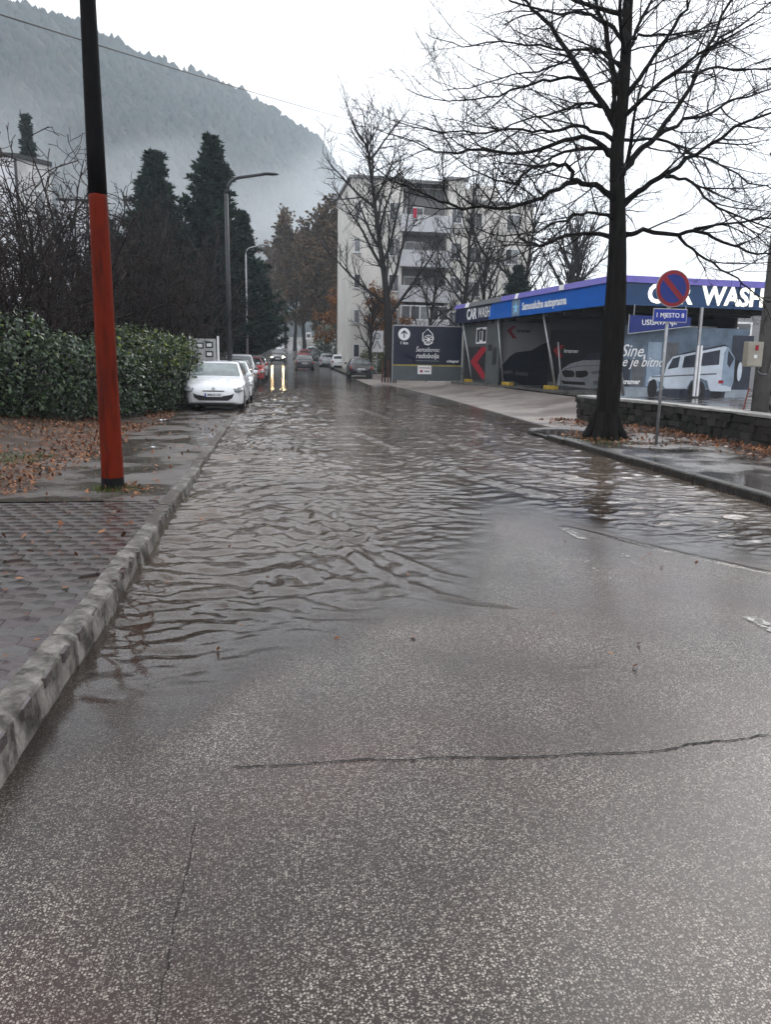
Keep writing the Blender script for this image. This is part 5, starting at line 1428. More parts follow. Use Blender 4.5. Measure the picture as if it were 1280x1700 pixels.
b = MB(); b.tube([(.22 * math.cos(t), -.036, 3.08 + .22 * math.sin(t)) for t in np.linspace(0, 6.283, 15)], .035, 5); b.tube([(-.3, -.036, 2.1), (0, -.036, 2.7), (.3, -.036, 2.1)], .05, 5)
b.build('printed_figure', M_GREYTRIM, po)
fs_ = empty('road_sign', (4.55, 100, gz(100)), 0, 'small white road sign far up the street', 'sign')
MB().box(-.35, .35, -.02, .02, 2.6, 3.5).build('board', M_SIGNWHITE, fs_); MB().tube([(0, .05, -.1), (0, .05, 3.4)], .035, 8).build('post', M_STEEL, fs_)
MB().box(-.22, .22, -.028, -.021, 2.85, 3.25).build('printed_field', M_GREYTRIM, fs_)

# --- flats ----------------------------------------------------------------------
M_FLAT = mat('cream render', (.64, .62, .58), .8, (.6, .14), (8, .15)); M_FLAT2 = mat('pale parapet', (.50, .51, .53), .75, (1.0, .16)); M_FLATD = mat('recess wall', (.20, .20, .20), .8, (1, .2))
M_FRAME = mat('white window frame', (.70, .71, .72), .5, (6, .06)); M_PANE = mat('dark window glass', (.03, .035, .042), .08, (1.0, .5), spec=.7); M_CURTAIN = mat('curtained window', (.22, .23, .24), .3, (2, .3))
fl = empty('flats', (6.9, 70, .5), R(2), 'cream block of flats with a stack of balconies behind the bare trees', 'building')
H = 16.4
MB().box(0, 4.55, 0, 10, 0, H).box(4.55, 8.6, 1.3, 10, 0, H - .2).box(8.6, 10.2, 0, 10, 0, H + .3).box(10.2, 17.2, 1.6, 11, 0, H - 1.2).build('wall', M_FLAT, fl)
MB().box(-.2, 4.6, -.2, 10.2, H, H + .25).box(8.5, 10.4, -.2, 10.2, H + .3, H + .55).box(4.6, 8.5, -.3, 10.2, H - .19, H + .1).box(10.4, 17.4, 1.4, 11.2, H - 1.2, H - .95).build('roof', mat('roof edge', (.20, .20, .20), .7, (1, .2)), fl)
MB().box(12, 14.5, 4, 6.5, H - .95, H + .9).build('roof_house', M_FLAT, fl)
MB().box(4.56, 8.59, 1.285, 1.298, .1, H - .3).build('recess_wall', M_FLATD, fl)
for k, zb in enumerate((3.4, 6.4, 9.4, 12.35)):
    bl = MB().box(4.3, 8.9, -.62, 1.28, zb - .16, zb).build('balcony', M_FLAT2, fl)
    MB().box(4.3, 8.9, -.62, -.52, zb, zb + 1.25).build('parapet', M_FLAT2, bl)
    MB().box(4.3, 4.4, -.519, -.002, zb, zb + 1.25).build('parapet', M_FLAT2, bl)
    MB().box(8.8, 8.9, -.519, -.002, zb, zb + 1.25).build('parapet', M_FLAT2, bl)
    d_ = MB().box(5.0, 6.7, 1.22, 1.284, zb, zb + 2.2).build('balcony_door', M_FRAME, fl)
    MB().box(5.1, 5.82, 1.20, 1.219, zb + .1, zb + 2.1).build('pane', M_PANE, d_); MB().box(5.9, 6.6, 1.20, 1.219, zb + .1, zb + 2.1).build('pane', M_PANE, d_)
MB().box(5.35, 5.65, -.68, -.625, 13.3, 14.1).build('hanging_cloth', mat('red cloth', (.42, .03, .07), .8, (9, .2)), fl)
# glazed lowest loggia
lg = MB().box(4.4, 8.8, -.58, -.50, 4.66, 5.95).build('loggia_glazing', M_FRAME, fl)
for i in range(5): MB().box(4.52 + i * .86, 5.24 + i * .86, -.60, -.585, 4.78, 5.85).build('pane', M_PANE if i != 2 else M_CURTAIN, lg)
rw = random.Random(9)
def window(parent, x, z, w_, h_, y=-.0, cols=2):
    f_ = MB().box(x, x + w_, y - .07, y + .02, z, z + h_).build('window', M_FRAME, parent)
    n_ = cols; pw = (w_ - .1) / n_
    for i in range(n_): MB().box(x + .07 + i * pw, x + .03 + (i + 1) * pw, y - .085, y - .072, z + .08, z + h_ - .08).build('pane', M_PANE if rw.random() < .6 else M_CURTAIN, f_)
    MB().box(x - .08, x + w_ + .08, y - .14, y - .071, z - .07, z - .005).build('sill', M_FLAT2, f_)
for zb in (1.1, 4.1, 7.1, 10.1, 13.1):
    window(fl, 3.35, zb, .95, 1.5); window(fl, .25, zb + .2, .6, 1.2, cols=1); window(fl, 8.95, zb, .95, 1.4)
    window(fl, 11.0, zb - .1, 1.3, 1.4, 1.6); 
    if zb > 4: window(fl, 14.6, zb - .1, 1.3, 1.4, 1.6)

# --- white house on the left --------------------------------------------------------
wh = empty('white_house', (-16.0, 55, .5), 0, 'white flat roofed house at the left edge behind the shrubs', 'house')
M_WH = mat('white render', (.66, .67, .70), .8, (.8, .08)); M_WH2 = mat('grey white side render', (.50, .50, .49), .8, (.9, .3))
P = [(0, 0), (1.6, 1.9), (-2.5, 12), (-24, 12), (-24, -.6)]
b = MB(); n = len(P)
b.add([(x, y, -.6) for x, y in P] + [(x, y, 13.3) for x, y in P], [tuple(range(n)), tuple(range(2 * n - 1, n - 1, -1))] + [(i, (i + 1) % n, n + (i + 1) % n, n + i) for i in range(n)])
b.m = [0, 0, 1, 0, 0, 0, 0]  # the narrow side wall gets the greyer, more mottled render
b.build('wall', [M_WH, M_WH2], wh)
b = MB(); Q_ = [(.1, -.12), (1.75, 1.82), (-2.4, 12.2), (-24.2, 12.2), (-24.2, -.75)]
b.add([(x, y, 13.3) for x, y in Q_] + [(x, y, 13.55) for x, y in Q_], [tuple(range(n)), tuple(range(2 * n - 1, n - 1, -1))] + [(i, (i + 1) % n, n + (i + 1) % n, n + i) for i in range(n)])
b.build('roof', M_DARKSTEEL, wh)
MB().tube([(.02, -.14, -.4), (.02, -.14, 13.4)], .09, 8).build('downpipe', M_DARKSTEEL, wh)
dx, dy = 1.6 / 2.484, 1.9 / 2.484
def on_side(t0, t1, z0, z1, d0, d1):
    nx_, ny_ = dy, -dx; b = MB(); pts = []
    for z in (z0, z1):
        for t, d in ((t0, d0), (t1, d0), (t1, d1), (t0, d1)): pts.append((dx * t + nx_ * d, dy * t + ny_ * d, z))
    return b.add(pts, [(0, 1, 2, 3), (4, 5, 6, 7), (0, 1, 5, 4), (1, 2, 6, 5), (2, 3, 7, 6), (3, 0, 4, 7)])
for z0 in (9.3, 5.8, 2.3):
    f_ = on_side(1.15, 1.95, z0, z0 + 2.3, .002, .05).build('window', M_FRAME, wh); on_side(1.23, 1.87, z0 + .1, z0 + 2.2, .052, .06).build('pane', M_CURTAIN, f_)
MB().box(.8, 3.4, 6.5, 9, -.6, 12.0).build('annex', M_WH, wh)
MB().box(.7, 3.55, 6.4, 9.1, 12.0, 12.15).build('annex_roof', M_DARKSTEEL, wh)

# --- stone wall on the right ------------------------------------------------------
sw = empty('stone_wall', (8.95, 14, .1), 0, 'low dark mossy stone wall with a pale concrete cap beside the right pavement', 'wall')
path = np.array([(9.05, 6.0), (9.0, 10), (9.0, 14), (8.98, 17.0), (8.75, 18.6), (8.45, 19.8), (8.35, 20.5), (8.55, 20.9), (8.95, 21.0)])
d = np.concatenate([[0], np.cumsum(np.hypot(*np.diff(path, axis=0).T))])
def at_path(s):
    p = np.array([np.interp(s, d, path[:, 0]), np.interp(s, d, path[:, 1])]); q = np.array([np.interp(s + .05, d, path[:, 0]), np.interp(s + .05, d, path[:, 1])]); o_ = np.array([np.interp(s - .05, d, path[:, 0]), np.interp(s - .05, d, path[:, 1])])
    t = norm(q - o_); return p, t
o3 = np.array([8.95, 14, .1])
core = MB(); S = np.arange(0, d[-1], .4)
vs_, fs2 = [], []
for s in S:
    p, t = at_path(s); n_ = np.array([t[1], -t[0]])     # n_ points away from the road (to +x)
    for off, z in ((.07, -.15), (.07, .60), (.36, .60), (.36, -.15)):
        vs_.append((p[0] + n_[0] * off - o3[0], p[1] + n_[1] * off - o3[1], z))
for i in range(len(S) - 1):
    for j in range(4): fs2.append((i * 4 + j, i * 4 + (j + 1) % 4, (i + 1) * 4 + (j + 1) % 4, (i + 1) * 4 + j))
fs2 += [(0, 1, 2, 3), tuple((len(S) - 1) * 4 + j for j in range(4))]
core.add(vs_, fs2).build('core', M_MORTAR, sw)
def stone_mesh(seed, m_):
    rr = random.Random(seed); b = MB().box(-.5, .5, -.5, .5, -.5, .5); me_ = b.mesh('stone', m_, False, .14)
    for v_ in me_.vertices: v_.co += Vector((rr.uniform(-.07, .07), rr.uniform(-.07, .07), rr.uniform(-.07, .07)))
    return me_
SM = [stone_mesh(i, M_STONE[i % 3]) for i in range(7)]
rs = random.Random(12); ns_ = 0
for c_ in range(4):
    s = rs.uniform(1.6, 1.9)
    while s < d[-1] - .1 and ns_ < 290:
        L_ = rs.uniform(.17, .40); p, t = at_path(s + L_ / 2); n_ = np.array([t[1], -t[0]])
        o = obj('stone', SM[rs.randrange(7)], sw); dp = rs.uniform(.13, .19)
        o.location = (p[0] + n_[0] * (.09 + rs.uniform(-.03, .02)) - o3[0], p[1] + n_[1] * .09 - o3[1], .0 + c_ * .15 + .07 + rs.uniform(-.012, .012))
        o.scale = (L_ * .97, dp, .15 * rs.uniform(.88, 1.06)); o.rotation_euler = (rs.gauss(0, .06), rs.gauss(0, .06), math.atan2(t[1], t[0]) + rs.gauss(0, .06))
        s += L_; ns_ += 1
s = 0.3
M_CAP = wet_pave_mat('concrete cap', (.16, .155, .145), (.36, .35, .33), 3.0, .3, .7, .5)
while s < d[-1] - .2:
    L_ = rs.uniform(.9, 1.3); p0, t0 = at_path(s); p1, t1 = at_path(min(s + L_, d[-1] - .05)); b = MB(); vv = []
    for p, t in ((p0, t0), (p1, t1)):
        n_ = np.array([t[1], -t[0]])
        for off, z in ((-.02, .605), (.40, .605), (.40, .665), (-.02, .66)): vv.append((p[0] + n_[0] * off - o3[0], p[1] + n_[1] * off - o3[1], z + rs.uniform(-.008, .008)))
    b.add(vv, [(0, 1, 2, 3), (7, 6, 5, 4), (0, 4, 5, 1), (1, 5, 6, 2), (2, 6, 7, 3), (3, 7, 4, 0)]).build('cap_slab', M_CAP, sw, bevel=.012)
    s += L_ + .008

# --- poles, lamps, signs -------------------------------------------------------------
M_ORANGE_P = mat('weathered orange red paint', (.022, .004, .003), .6, (5, .35), (18, .45), col2=(.118, .0115, .003), spec=.07, stretch=(1.5, 1.5, .22), lo=.30, hi=.52, detail=10)
pole = empty('painted_pole', (-1.83, 9.08, .10), 0, 'thick tapering pole, orange red below and black above, on the left pavement', 'pole')
def ring_tube(z0, z1, r0, r1, nseg=10, k=20):
    return MB().tube([(0.0, 0, z0 + (z1 - z0) * i / nseg) for i in range(nseg + 1)], [r0 + (r1 - r0) * i / nseg for i in range(nseg + 1)], k)
rad_at = lambda z: .125 - .0092 * z
pb = ring_tube(-.15, 3.24, rad_at(0), rad_at(3.24), 40, 28)
pv_ = []
for (x, y, z) in pb.v:                     # hand-painted upper edge, slightly dented steel
    a_ = math.atan2(y, x); pv_.append((x * (1 + .006 * math.sin(3 * a_ + z * 2.1)), y * (1 + .006 * math.sin(3 * a_ + z * 2.1)), z))
pb.v = pv_; pb.build('painted_shaft', M_ORANGE_P, pole, True)
M_TAR = mat('black weathered paint', (.005, .0046, .005), .7, (5, .5), (22, .4), spec=.06)
bt = ring_tube(3.241, 8.2, rad_at(3.24) + .0012, rad_at(8.2), 10, 28)
bt.v = [(x, y, z - (.02 + .03 * vnoise(math.atan2(y, x) * 5 + 9, .5) if z < 3.25 else 0)) for x, y, z in bt.v]
bt.build('black_shaft', M_TAR, pole, True)
ring_tube(-.15, .16, rad_at(0) + .004, rad_at(.16) + .003, 2).build('tarred_foot', M_TAR, pole, True)
MB().tube([(0, 0, 8.2), (0, 0, 8.3)], [.06, .02], 12).build('cap', M_TAR, pole, True)

def street_lamp(loc, h, r0, arm, m_, label):
    e = empty('street_lamp', loc, 0, label, 'street lamp', 'street lamps on the left')
    MB().tube([(0, 0, -.2), (0, 0, h * .5), (0, 0, h)], [r0, r0 * .8, r0 * .6], 12).build('pole', m_, e, True)
    pts = [(0, 0, h - .02)]
    for i in range(1, 7):
        a = i / 6 * math.pi / 2 * .92; pts.append((arm * .42 * (1 - math.cos(a)), 0, h + arm * .42 * math.sin(a)))
    pts.append((arm, 0, h + arm * .42 + .16))
    MB().tube(pts, r0 * .5, 9).build('arm', m_, e, True)
    MB().ell((arm + .18, 0, h + arm * .42 + .17), (.34, .12, .055), 12, 8).build('luminaire', m_, e, True)
street_lamp((-1.64, 31, .0), 7.6, .115, 1.45, M_DARKSTEEL, 'dark curved street lamp behind the white parked cars')
street_lamp((-1.55, 50, .15), 7.7, .075, .95, M_STEEL, 'silver street lamp farther up the left kerb')
e = street_lamp((1.0, 150, 3.5), 11.2, .07, 1.6, M_STEEL, 'faint street lamp far up the street')

ib = empty('notice_board', (-2.47, 29.5, .0), R(-3), 'pale grey notice board with dark framed notices at the end of the hedge', 'notice board')
for x in (-.5, .5): MB().box(x - .035, x + .035, -.035, .035, -.1, 2.38).build('post', M_WHITE, ib)
MB().box(-.42, .42, -.02, .02, .95, 2.28).build('panel', mat('pale grey panel', (.42, .43, .43), .6, (3, .2)), ib)
for (x0, z0) in ((-.30, 1.92), (.04, 1.95), (.04, 1.62), (.04, 1.30)):
    f_ = MB().box(x0, x0 + .28, -.04, -.021, z0, z0 + .22).build('notice', M_DARKSTEEL, ib); MB().box(x0 + .05, x0 + .23, -.046, -.041, z0 + .05, z0 + .17).build('paper', M_SIGNWHITE, f_)

ns2 = empty('no_parking_sign', (7.36, 13.9, .1), 0, 'round blue no parking sign with a red ring and bar on a grey post', 'sign')
MB().tube([(-.02, .06, -.2), (-.005, .045, 3.2)], .03, 10).build('post', M_STEEL, ns2, True)
disc = MB().tube([(.02, -.012, 2.92), (.02, .008, 2.92)], .335, 40).build('disc', M_STEEL, ns2)
MB().tube([(.02, -.016, 2.92), (.02, -.0125, 2.92)], .325, 40).build('red_ring', mat('sign red', (.20, .006, .014), .4, (5, .15)), disc)
MB().tube([(.02, -.020, 2.92), (.02, -.0165, 2.92)], .258, 40).build('blue_field', mat('sign blue', (.006, .02, .17), .4, (5, .15)), disc)
c45 = .185
MB().prism([(.02 - c45 - .034, 2.92 + c45 - .034), (.02 - c45 + .034, 2.92 + c45 + .034), (.02 + c45 + .034, 2.92 - c45 + .034), (.02 + c45 - .034, 2.92 - c45 - .034)], -.024, -.0205).build('red_bar', bpy.data.materials['sign red'], disc)
pl = MB().box(-.33, .345, -.012, .012, 2.31, 2.56).build('plate', M_STEEL, ns2, bevel=.004)
MB().box(-.315, .33, -.017, -.0125, 2.325, 2.545).build('plate_field', mat('plate blue', (.012, .03, .26), .4, (5, .15)), pl)
text_obj('lettering', '1 MJESTO 8', .115, M_SIGNWHITE, pl, face_to(.0, -.0185, 2.435), bold=.001, extrude=.001)

cp = empty('concrete_pole', (10.55, 15.6, .3), 0, 'grey concrete pole at the right edge behind the stone wall', 'pole')
MB().tube([(0, 0, -.3), (0, 0, 4), (0, 0, 9.2)], [.185, .16, .12], 16).build('shaft', mat('pole concrete', (.13, .125, .12), .8, (4, .25), (30, .3)), cp, True)
MB().tube([(0, 0, 5.55), (-.12, -.1, 5.58)], .03, 8).build('lamp_bracket', M_DARKSTEEL, cp)
MB().ell((-.32, -.2, 5.56), (.22, .1, .05), 12, 8).build('luminaire', M_DARKSTEEL, cp, True)
b = MB()
pts = [(-.19, -.12, 1.35), (-.24, -.16, 1.22), (-.12, -.2, 1.16), (.0, -.21, 1.3), (.02, -.2, 2.2), (.0, -.19, 3.6)]
b.tube([tuple(p) for p in catmull(pts, 4)], .018, 7); b.build('cable', M_GREYTRIM, cp, True)
eb = empty('meter_box', (10.12, 15.42, 1.62), R(-6), 'beige electric meter box fixed to the concrete pole', 'box')
MB().box(-.18, .17, -.12, .06, 0, .52).build('case', mat('beige plastic', (.30, .28, .23), .5, (4, .15)), eb, bevel=.012)
MB().box(-.16, .15, -.135, -.121, .02, .50).build('door', mat('beige door', (.34, .32, .27), .5, (4, .15)), eb, bevel=.005)
MB().box(-.02, .05, -.142, -.136, .34, .45).build('red_sticker', M_RED, eb); MB().box(-.03, .04, -.142, -.136, .18, .25).build('white_sticker', M_SIGNWHITE, eb)
ht = empty('concrete_hut', (11.25, 16.3, .3), R(-28), 'rough concrete hut cut by the right edge of the picture', 'hut')
MB().box(0, 4, 0, .5, -.1, 2.35).build('wall', mat('rough concrete', (.22, .21, .19), .85, (2.5, .3), (14, .5)), ht)
MB().box(-.08, 4.1, -.08, .58, 2.35, 2.5).build('roof_slab', M_CONC, ht)
hr = empty('hose_reel', (11.05, 15.95, .62), 0, 'dark coiled hose hanging on the concrete hut', 'hose')
b = MB()
for k in range(4): b.tube([(.13 + (.17 + .03 * k) * math.cos(t) + .02, .1 - .03 * k, .28 + (.17 + .03 * k) * math.sin(t)) for t in np.linspace(0, 6.283, 25)], .02, 6, caps=False)
b.build('coil', M_RUBBER, hr, True)
pts = catmull([(.0, .1, .1), (-.3, .0, -.2), (-.7, -.25, -.28), (-.85, -.3, .0), (-.78, -.32, .55)], 5)
MB().tube([tuple(p) for p in pts], .016, 6).build('hose_end', mat('red hose', (.22, .05, .045), .5, (6, .2)), hr, True)

# overhead cable
cb = MB(); A_, B_ = Vector((-4.48, 14.0, 6.96)), Vector((7.96, 57.0, 17.41))
pts = []
for i in range(41):
    t = i / 40; p = A_ + (B_ - A_) * (t * 1.16 - .16); p.z -= .45 * 4 * t * (1 - t) * .35; pts.append(tuple(p))
c_ = cb.tube(pts, .013, 6).build('overhead_cable', M_BLACK); tag(c_, 'thin overhead cable slanting across the sky above the hill', 'cable')
# litter on the pavements
for (x, y, sx, l) in [(-2.05, 13.5, .10, 'white scrap of paper on the left pavement'), (-2.75, 20.0, .16, 'pale plastic scrap lying by the hedge foot'), (7.9, 17.3, .12, 'white scrap of litter on the wet apron left of the big tree'), (8.35, 13.2, .13, 'white scrap among the leaves by the stone wall')]:
    b = MB(); rr = random.Random(int(x * 100)); n = 5; vv = []
    for i in range(n):
        for j in range(n): vv.append(((i / 4 - .5) * sx, (j / 4 - .5) * sx * .7, rr.uniform(.0, .03)))
    b.add(vv, [(i * n + j, i * n + j + 1, (i + 1) * n + j + 1, (i + 1) * n + j) for i in range(4) for j in range(4)])
    zz = float(walk_z(y)) if x < 0 else (float(apron_z(x, y)) + .02 if y > 17.9 else .14)
    o = b.build('litter_scrap', M_SIGNWHITE); o.location = (x, y, zz + .006); o.rotation_euler = (0, 0, x); tag(o, l, 'litter')
# ------------------------------------------------------------------ cars
def lerp_profile(pts, y):
    p = np.array(pts, float); return np.interp(y, p[:, 0], p[:, 1])
def smooth_profile(pts, y, w=.08):
    ys = np.linspace(-w, w, 5); return np.mean([lerp_profile(pts, np.asarray(y) + d) for d in ys], axis=0)
KINDS = {
 'hatch': dict(L=4.3, wheel=(.88, 3.52), wr=.315, top=[(0, .56), (.06, .68), (.25, .79), (.6, .88), (1.05, .98), (2.2, 1.0), (3.6, 1.03), (4.15, .98), (4.3, .80)],
               half=[(0, .56), (.05, .68), (.15, .77), (.4, .86), (.9, .895), (3.4, .90), (4.0, .86), (4.2, .78), (4.3, .66)], bot=[(0, .26), (.2, .2), (4.0, .22), (4.3, .34)],
               roof=[(.98, .96), (1.2, 1.10), (1.85, 1.42), (2.2, 1.47), (2.8, 1.475), (3.5, 1.41), (3.75, 1.34), (4.22, .98)], ws=(1.08, 1.80), rw=(3.80, 4.14), sides=((1.62, 2.52), (2.60, 3.45))),
 'saloon': dict(L=4.55, wheel=(.85, 3.55), wr=.31, top=[(0, .55), (.06, .66), (.3, .80), (1.1, .95), (2.4, .98), (3.7, 1.02), (4.4, 1.0), (4.55, .8)],
               half=[(0, .56), (.05, .68), (.15, .77), (.4, .85), (.9, .88), (3.7, .88), (4.3, .83), (4.48, .76), (4.55, .66)], bot=[(0, .26), (.2, .2), (4.2, .24), (4.55, .36)],
               roof=[(1.05, .93), (1.25, 1.06), (1.95, 1.38), (2.3, 1.43), (2.9, 1.43), (3.3, 1.36), (3.95, 1.02)], ws=(1.15, 1.90), rw=(3.32, 3.86), sides=((1.72, 2.55), (2.63, 3.35))),
 'suv': dict(L=4.4, wheel=(.85, 3.5), wr=.35, top=[(0, .66), (.05, .85), (.25, 1.0), (1.0, 1.12), (2.2, 1.14), (3.8, 1.16), (4.3, 1.1), (4.4, .9)],
               half=[(0, .60), (.05, .74), (.15, .82), (.4, .89), (.9, .91), (3.7, .91), (4.2, .88), (4.35, .80), (4.4, .72)], bot=[(0, .32), (.2, .27), (4.1, .28), (4.4, .4)],
               roof=[(.95, 1.10), (1.15, 1.22), (1.7, 1.60), (2.1, 1.68), (3.4, 1.67), (3.95, 1.58), (4.3, 1.12)], ws=(1.02, 1.66), rw=(3.98, 4.26), sides=((1.5, 2.4), (2.48, 3.3))),
 'van': dict(L=5.0, wheel=(.9, 4.0), wr=.34, top=[(0, .75), (.05, .95), (.3, 1.1), (.8, 1.22), (2.2, 1.25), (4.8, 1.25), (5.0, 1.1)],
               half=[(0, .66), (.05, .80), (.15, .88), (.4, .94), (.9, .96), (4.7, .96), (4.95, .92), (5.0, .88)], bot=[(0, .32), (.2, .27), (5.0, .34)],
               roof=[(.62, 1.14), (.8, 1.3), (1.45, 1.88), (1.9, 1.97), (4.6, 1.97), (4.9, 1.9), (4.98, 1.2)], ws=(.72, 1.4), rw=(4.91, 4.97), sides=((1.25, 2.0), (2.1, 2.9))),
}
def car(kind, paint, loc, rz, label, group=None, back=False, lights=None, glass=None, plate=None, detail=False, name='parked_car', cls='car'):
    """front of the car at local y = 0 looking along -y; its length runs to +y"""
    K = KINDS[kind]; L = K['L']; glass = glass or M_GLASS
    e = empty(name, loc, rz, label, cls, group)
    wr, wy_ = K['wr'], K['wheel']
    ys = sorted(set(np.round(np.concatenate([np.linspace(0, .5, 12), np.linspace(.5, L - .5, 34), np.linspace(L - .5, L, 10)] + [c + (wr + .055) * np.cos(np.linspace(0, math.pi, 15)) for c in wy_]), 3)))
    ys = [y for y in ys if 0 <= y <= L]
    top = smooth_profile(K['top'], ys, .05); half = smooth_profile(K['half'], ys, .03); bot = lerp_profile(K['bot'], ys)
    b = MB(); rings = []
    for y, zt, w, zb in zip(ys, top, half, bot):
        arch = 0
        for c in wy_:
            q = (wr + .055) ** 2 - (y - c) ** 2
            if q > 0: arch = max(arch, wr + math.sqrt(q))
        lo = min(max(zb, arch), zt - .12); hh = zt - lo
        zs = zt - .085
        pr_ = [(0, lo), (w * .72, lo), (w * .955, lo), (w * .985, lo + min(.05, hh * .2)), (w, lo + hh * .42), (w * .995, lo + hh * .6), (w * .985, zs - .03), (w * .965, zs + .02), (w * .90, zs + .055), (w * .72, zt - .012), (w * .4, zt), (0, zt + .008)]
        rings.append([(x, y, z) for x, z in pr_] + [(-x, y, z) for x, z in pr_[-2:0:-1]])
    n = len(rings[0])
    vs_ = [p for r_2 in rings for p in r_2]
    fs2 = [(i * n + j, i * n + (j + 1) % n, (i + 1) * n + (j + 1) % n, (i + 1) * n + j) for i in range(len(rings) - 1) for j in range(n)]
    fs2 += [tuple(range(n)), tuple((len(rings) - 1) * n + j for j in range(n))]
    b.add(vs_, fs2)
    body = b.build('body', paint, e, True)
    # greenhouse
    zb0 = lambda y: lerp_profile(K['top'], y) - .05
    rp_ = np.array(K['roof']); y0, y1 = rp_[0, 0], rp_[-1, 0]; zmax = rp_[:, 1].max()
    def wid(y, z):
        base = lerp_profile(K['half'], y) * .935; t = max(0, (z - .95)) / (zmax - .95)
        return base * (1 - (.26 if kind != 'van' else .12) * min(1, t) ** 1.15)
    rz_ = lambda y: float(smooth_profile(K['roof'], [y], .07)[0])
    b = MB(); rings = []
    gy_ = np.linspace(y0 + .01, y1 - .01, 40)
    for y in gy_:
        zt, zl = rz_(y), zb0(y) - .03; zt = max(zt, zl + .03)
        w0, w1 = wid(y, zl), wid(y, zt)
        pr_ = [(w0, zl), ((w0 + w1) / 2 + .012, (zl + zt) / 2), (w1, zt - .035), (w1 * .95, zt - .008), (w1 * .6, zt + .008), (0, zt + .014)]
        rings.append([(x, y, z) for x, z in pr_] + [(-x, y, z) for x, z in pr_[-2::-1]])
    n = len(rings[0]); vs_ = [p for r_2 in rings for p in r_2]
    fs2 = [(i * n + j, i * n + j + 1, (i + 1) * n + j + 1, (i + 1) * n + j) for i in range(len(rings) - 1) for j in range(n - 1)] + [tuple(range(n)), tuple((len(rings) - 1) * n + j for j in range(n))]
    b.add(vs_, fs2); b.build('roof', paint, e, True)
    def pane(nm, ya, yb, inset, mat_=None, tilt=0):
        b = MB(); N1, N2 = 8, 10; vv = []
        for i in range(N1):
            y = ya + (yb - ya) * i / (N1 - 1); zt = rz_(y); w1 = wid(y, zt) * inset
            for j in range(N2):
                s = -1 + 2 * j / (N2 - 1); crown = .012 + .010 * (1 - s * s)
                vv.append((w1 * s, y + (-.010 if ya < L / 2 else .010), zt + crown))
        b.add(vv, [(i * N2 + j, i * N2 + j + 1, (i + 1) * N2 + j + 1, (i + 1) * N2 + j) for i in range(N1 - 1) for j in range(N2 - 1)])
        return b.build(nm, mat_ or glass, e, True)
    pane('windscreen', *K['ws'], .90)
    pane('rear_window', *K['rw'], .88, M_GLASS)
    for sd in (-1, 1):
        for (ya, yb) in K['sides']:
            b = MB(); vv = []; N1 = 7
            for i in range(N1):
                y = ya + (yb - ya) * i / (N1 - 1); zl, zt = zb0(y) + .07, rz_(y) - .075
                for f in (0, .5, 1):
                    z = zl + (max(zt, zl + .02) - zl) * f; full = (z - zb0(y) + .03) / max(.05, rz_(y) - zb0(y) + .03)
                    w0, w1 = wid(y, zb0(y) - .03), wid(y, rz_(y)); ww = w0 + (w1 - w0) * full + .012 * (1 - abs(2 * full - 1)) + .008
                    vv.append((sd * ww, y, z))
            b.add(vv, [(i * 3 + j, i * 3 + j + 1, (i + 1) * 3 + j + 1, (i + 1) * 3 + j) for i in range(N1 - 1) for j in range(2)])
            b.build('side_window', M_GLASS, e, True)
    for c in wy_:
        for sd in (-1, 1):
            xw = sd * (lerp_profile(K['half'], c) - .11)
            w_ = MB().tube([(xw - sd * .10, c, wr), (xw - sd * .08, c, wr), (xw + sd * .075, c, wr), (xw + sd * .095, c, wr)], [wr * .9, wr, wr, wr * .93], 22).build('wheel', M_RUBBER, e, True)
            MB().tube([(xw + sd * .0955, c, wr), (xw + sd * .103, c, wr)], [wr * .68, wr * .6], 18).build('rim', M_ALLOY, w_)
            MB().tube([(xw + sd * .1035, c, wr), (xw + sd * .108, c, wr)], wr * .15, 10).build('hub_cap', M_STEEL, w_)
            for k in range(5):
                a = k * 2 * math.pi / 5; MB().tube([(xw + sd * .104, c + wr * .2 * math.cos(a + .6), wr + wr * .2 * math.sin(a + .6)), (xw + sd * .104, c + wr * .5 * math.cos(a + .6), wr + wr * .5 * math.sin(a + .6))], wr * .07, 5).build('rim_slot', M_BLACK, w_)
    hz_ = lerp_profile(K['top'], .22)
    tilt_ = .02
    lm = lights or M_LENS
    for sd in (-1, 1):
        hw = lerp_profile(K['half'], .26)
        h_ = MB().ell((0, 0, 0), (.20, .23, .065), 14, 8).build('headlight', M_LENS, e, True)
        h_.location = (sd * (hw - .135), .225, hz_ - .115); h_.rotation_euler = (R(16), sd * R(-14), sd * R(38))
        bulb = MB().ell((sd * (hw - .20), .115, hz_ - .135), (.055, .05, .045) if not lights else (.11, .06, .10), 12, 8).build('bulb', lm, e, True)
        tw = lerp_profile(K['half'], L - .12)
        MB().ell((sd * (tw - .055), L - .10, lerp_profile(K['top'], L - .1) - .16), (.10, .10, .12), 12, 8).build('tail_lamp', M_RED_LENS, e, True)
        mir = MB().ell((sd * (lerp_profile(K['half'], 1.45) + .085), K['ws'][0] + .42, lerp_profile(K['top'], 1.4) + .085), (.105, .06, .07), 12, 8).build('wing_mirror', paint, e, True)
        MB().ell((sd * (hw - .14), .12, .39), (.055, .05, .05), 12, 8).build('fog_lamp', M_BLACK, e, True)
        for yh in (K['sides'][0][1] - .12, K['sides'][1][1] - .10):
            MB().box(sd * lerp_profile(K['half'], yh) - .012, sd * lerp_profile(K['half'], yh) + .012, yh - .11, yh + .06, lerp_profile(K['top'], yh) - .19, lerp_profile(K['top'], yh) - .16).build('door_handle', paint, e, bevel=.006)
    # front: intake, grille slot, plate; rear: plate
    z0f = lerp_profile(K['bot'], .1)
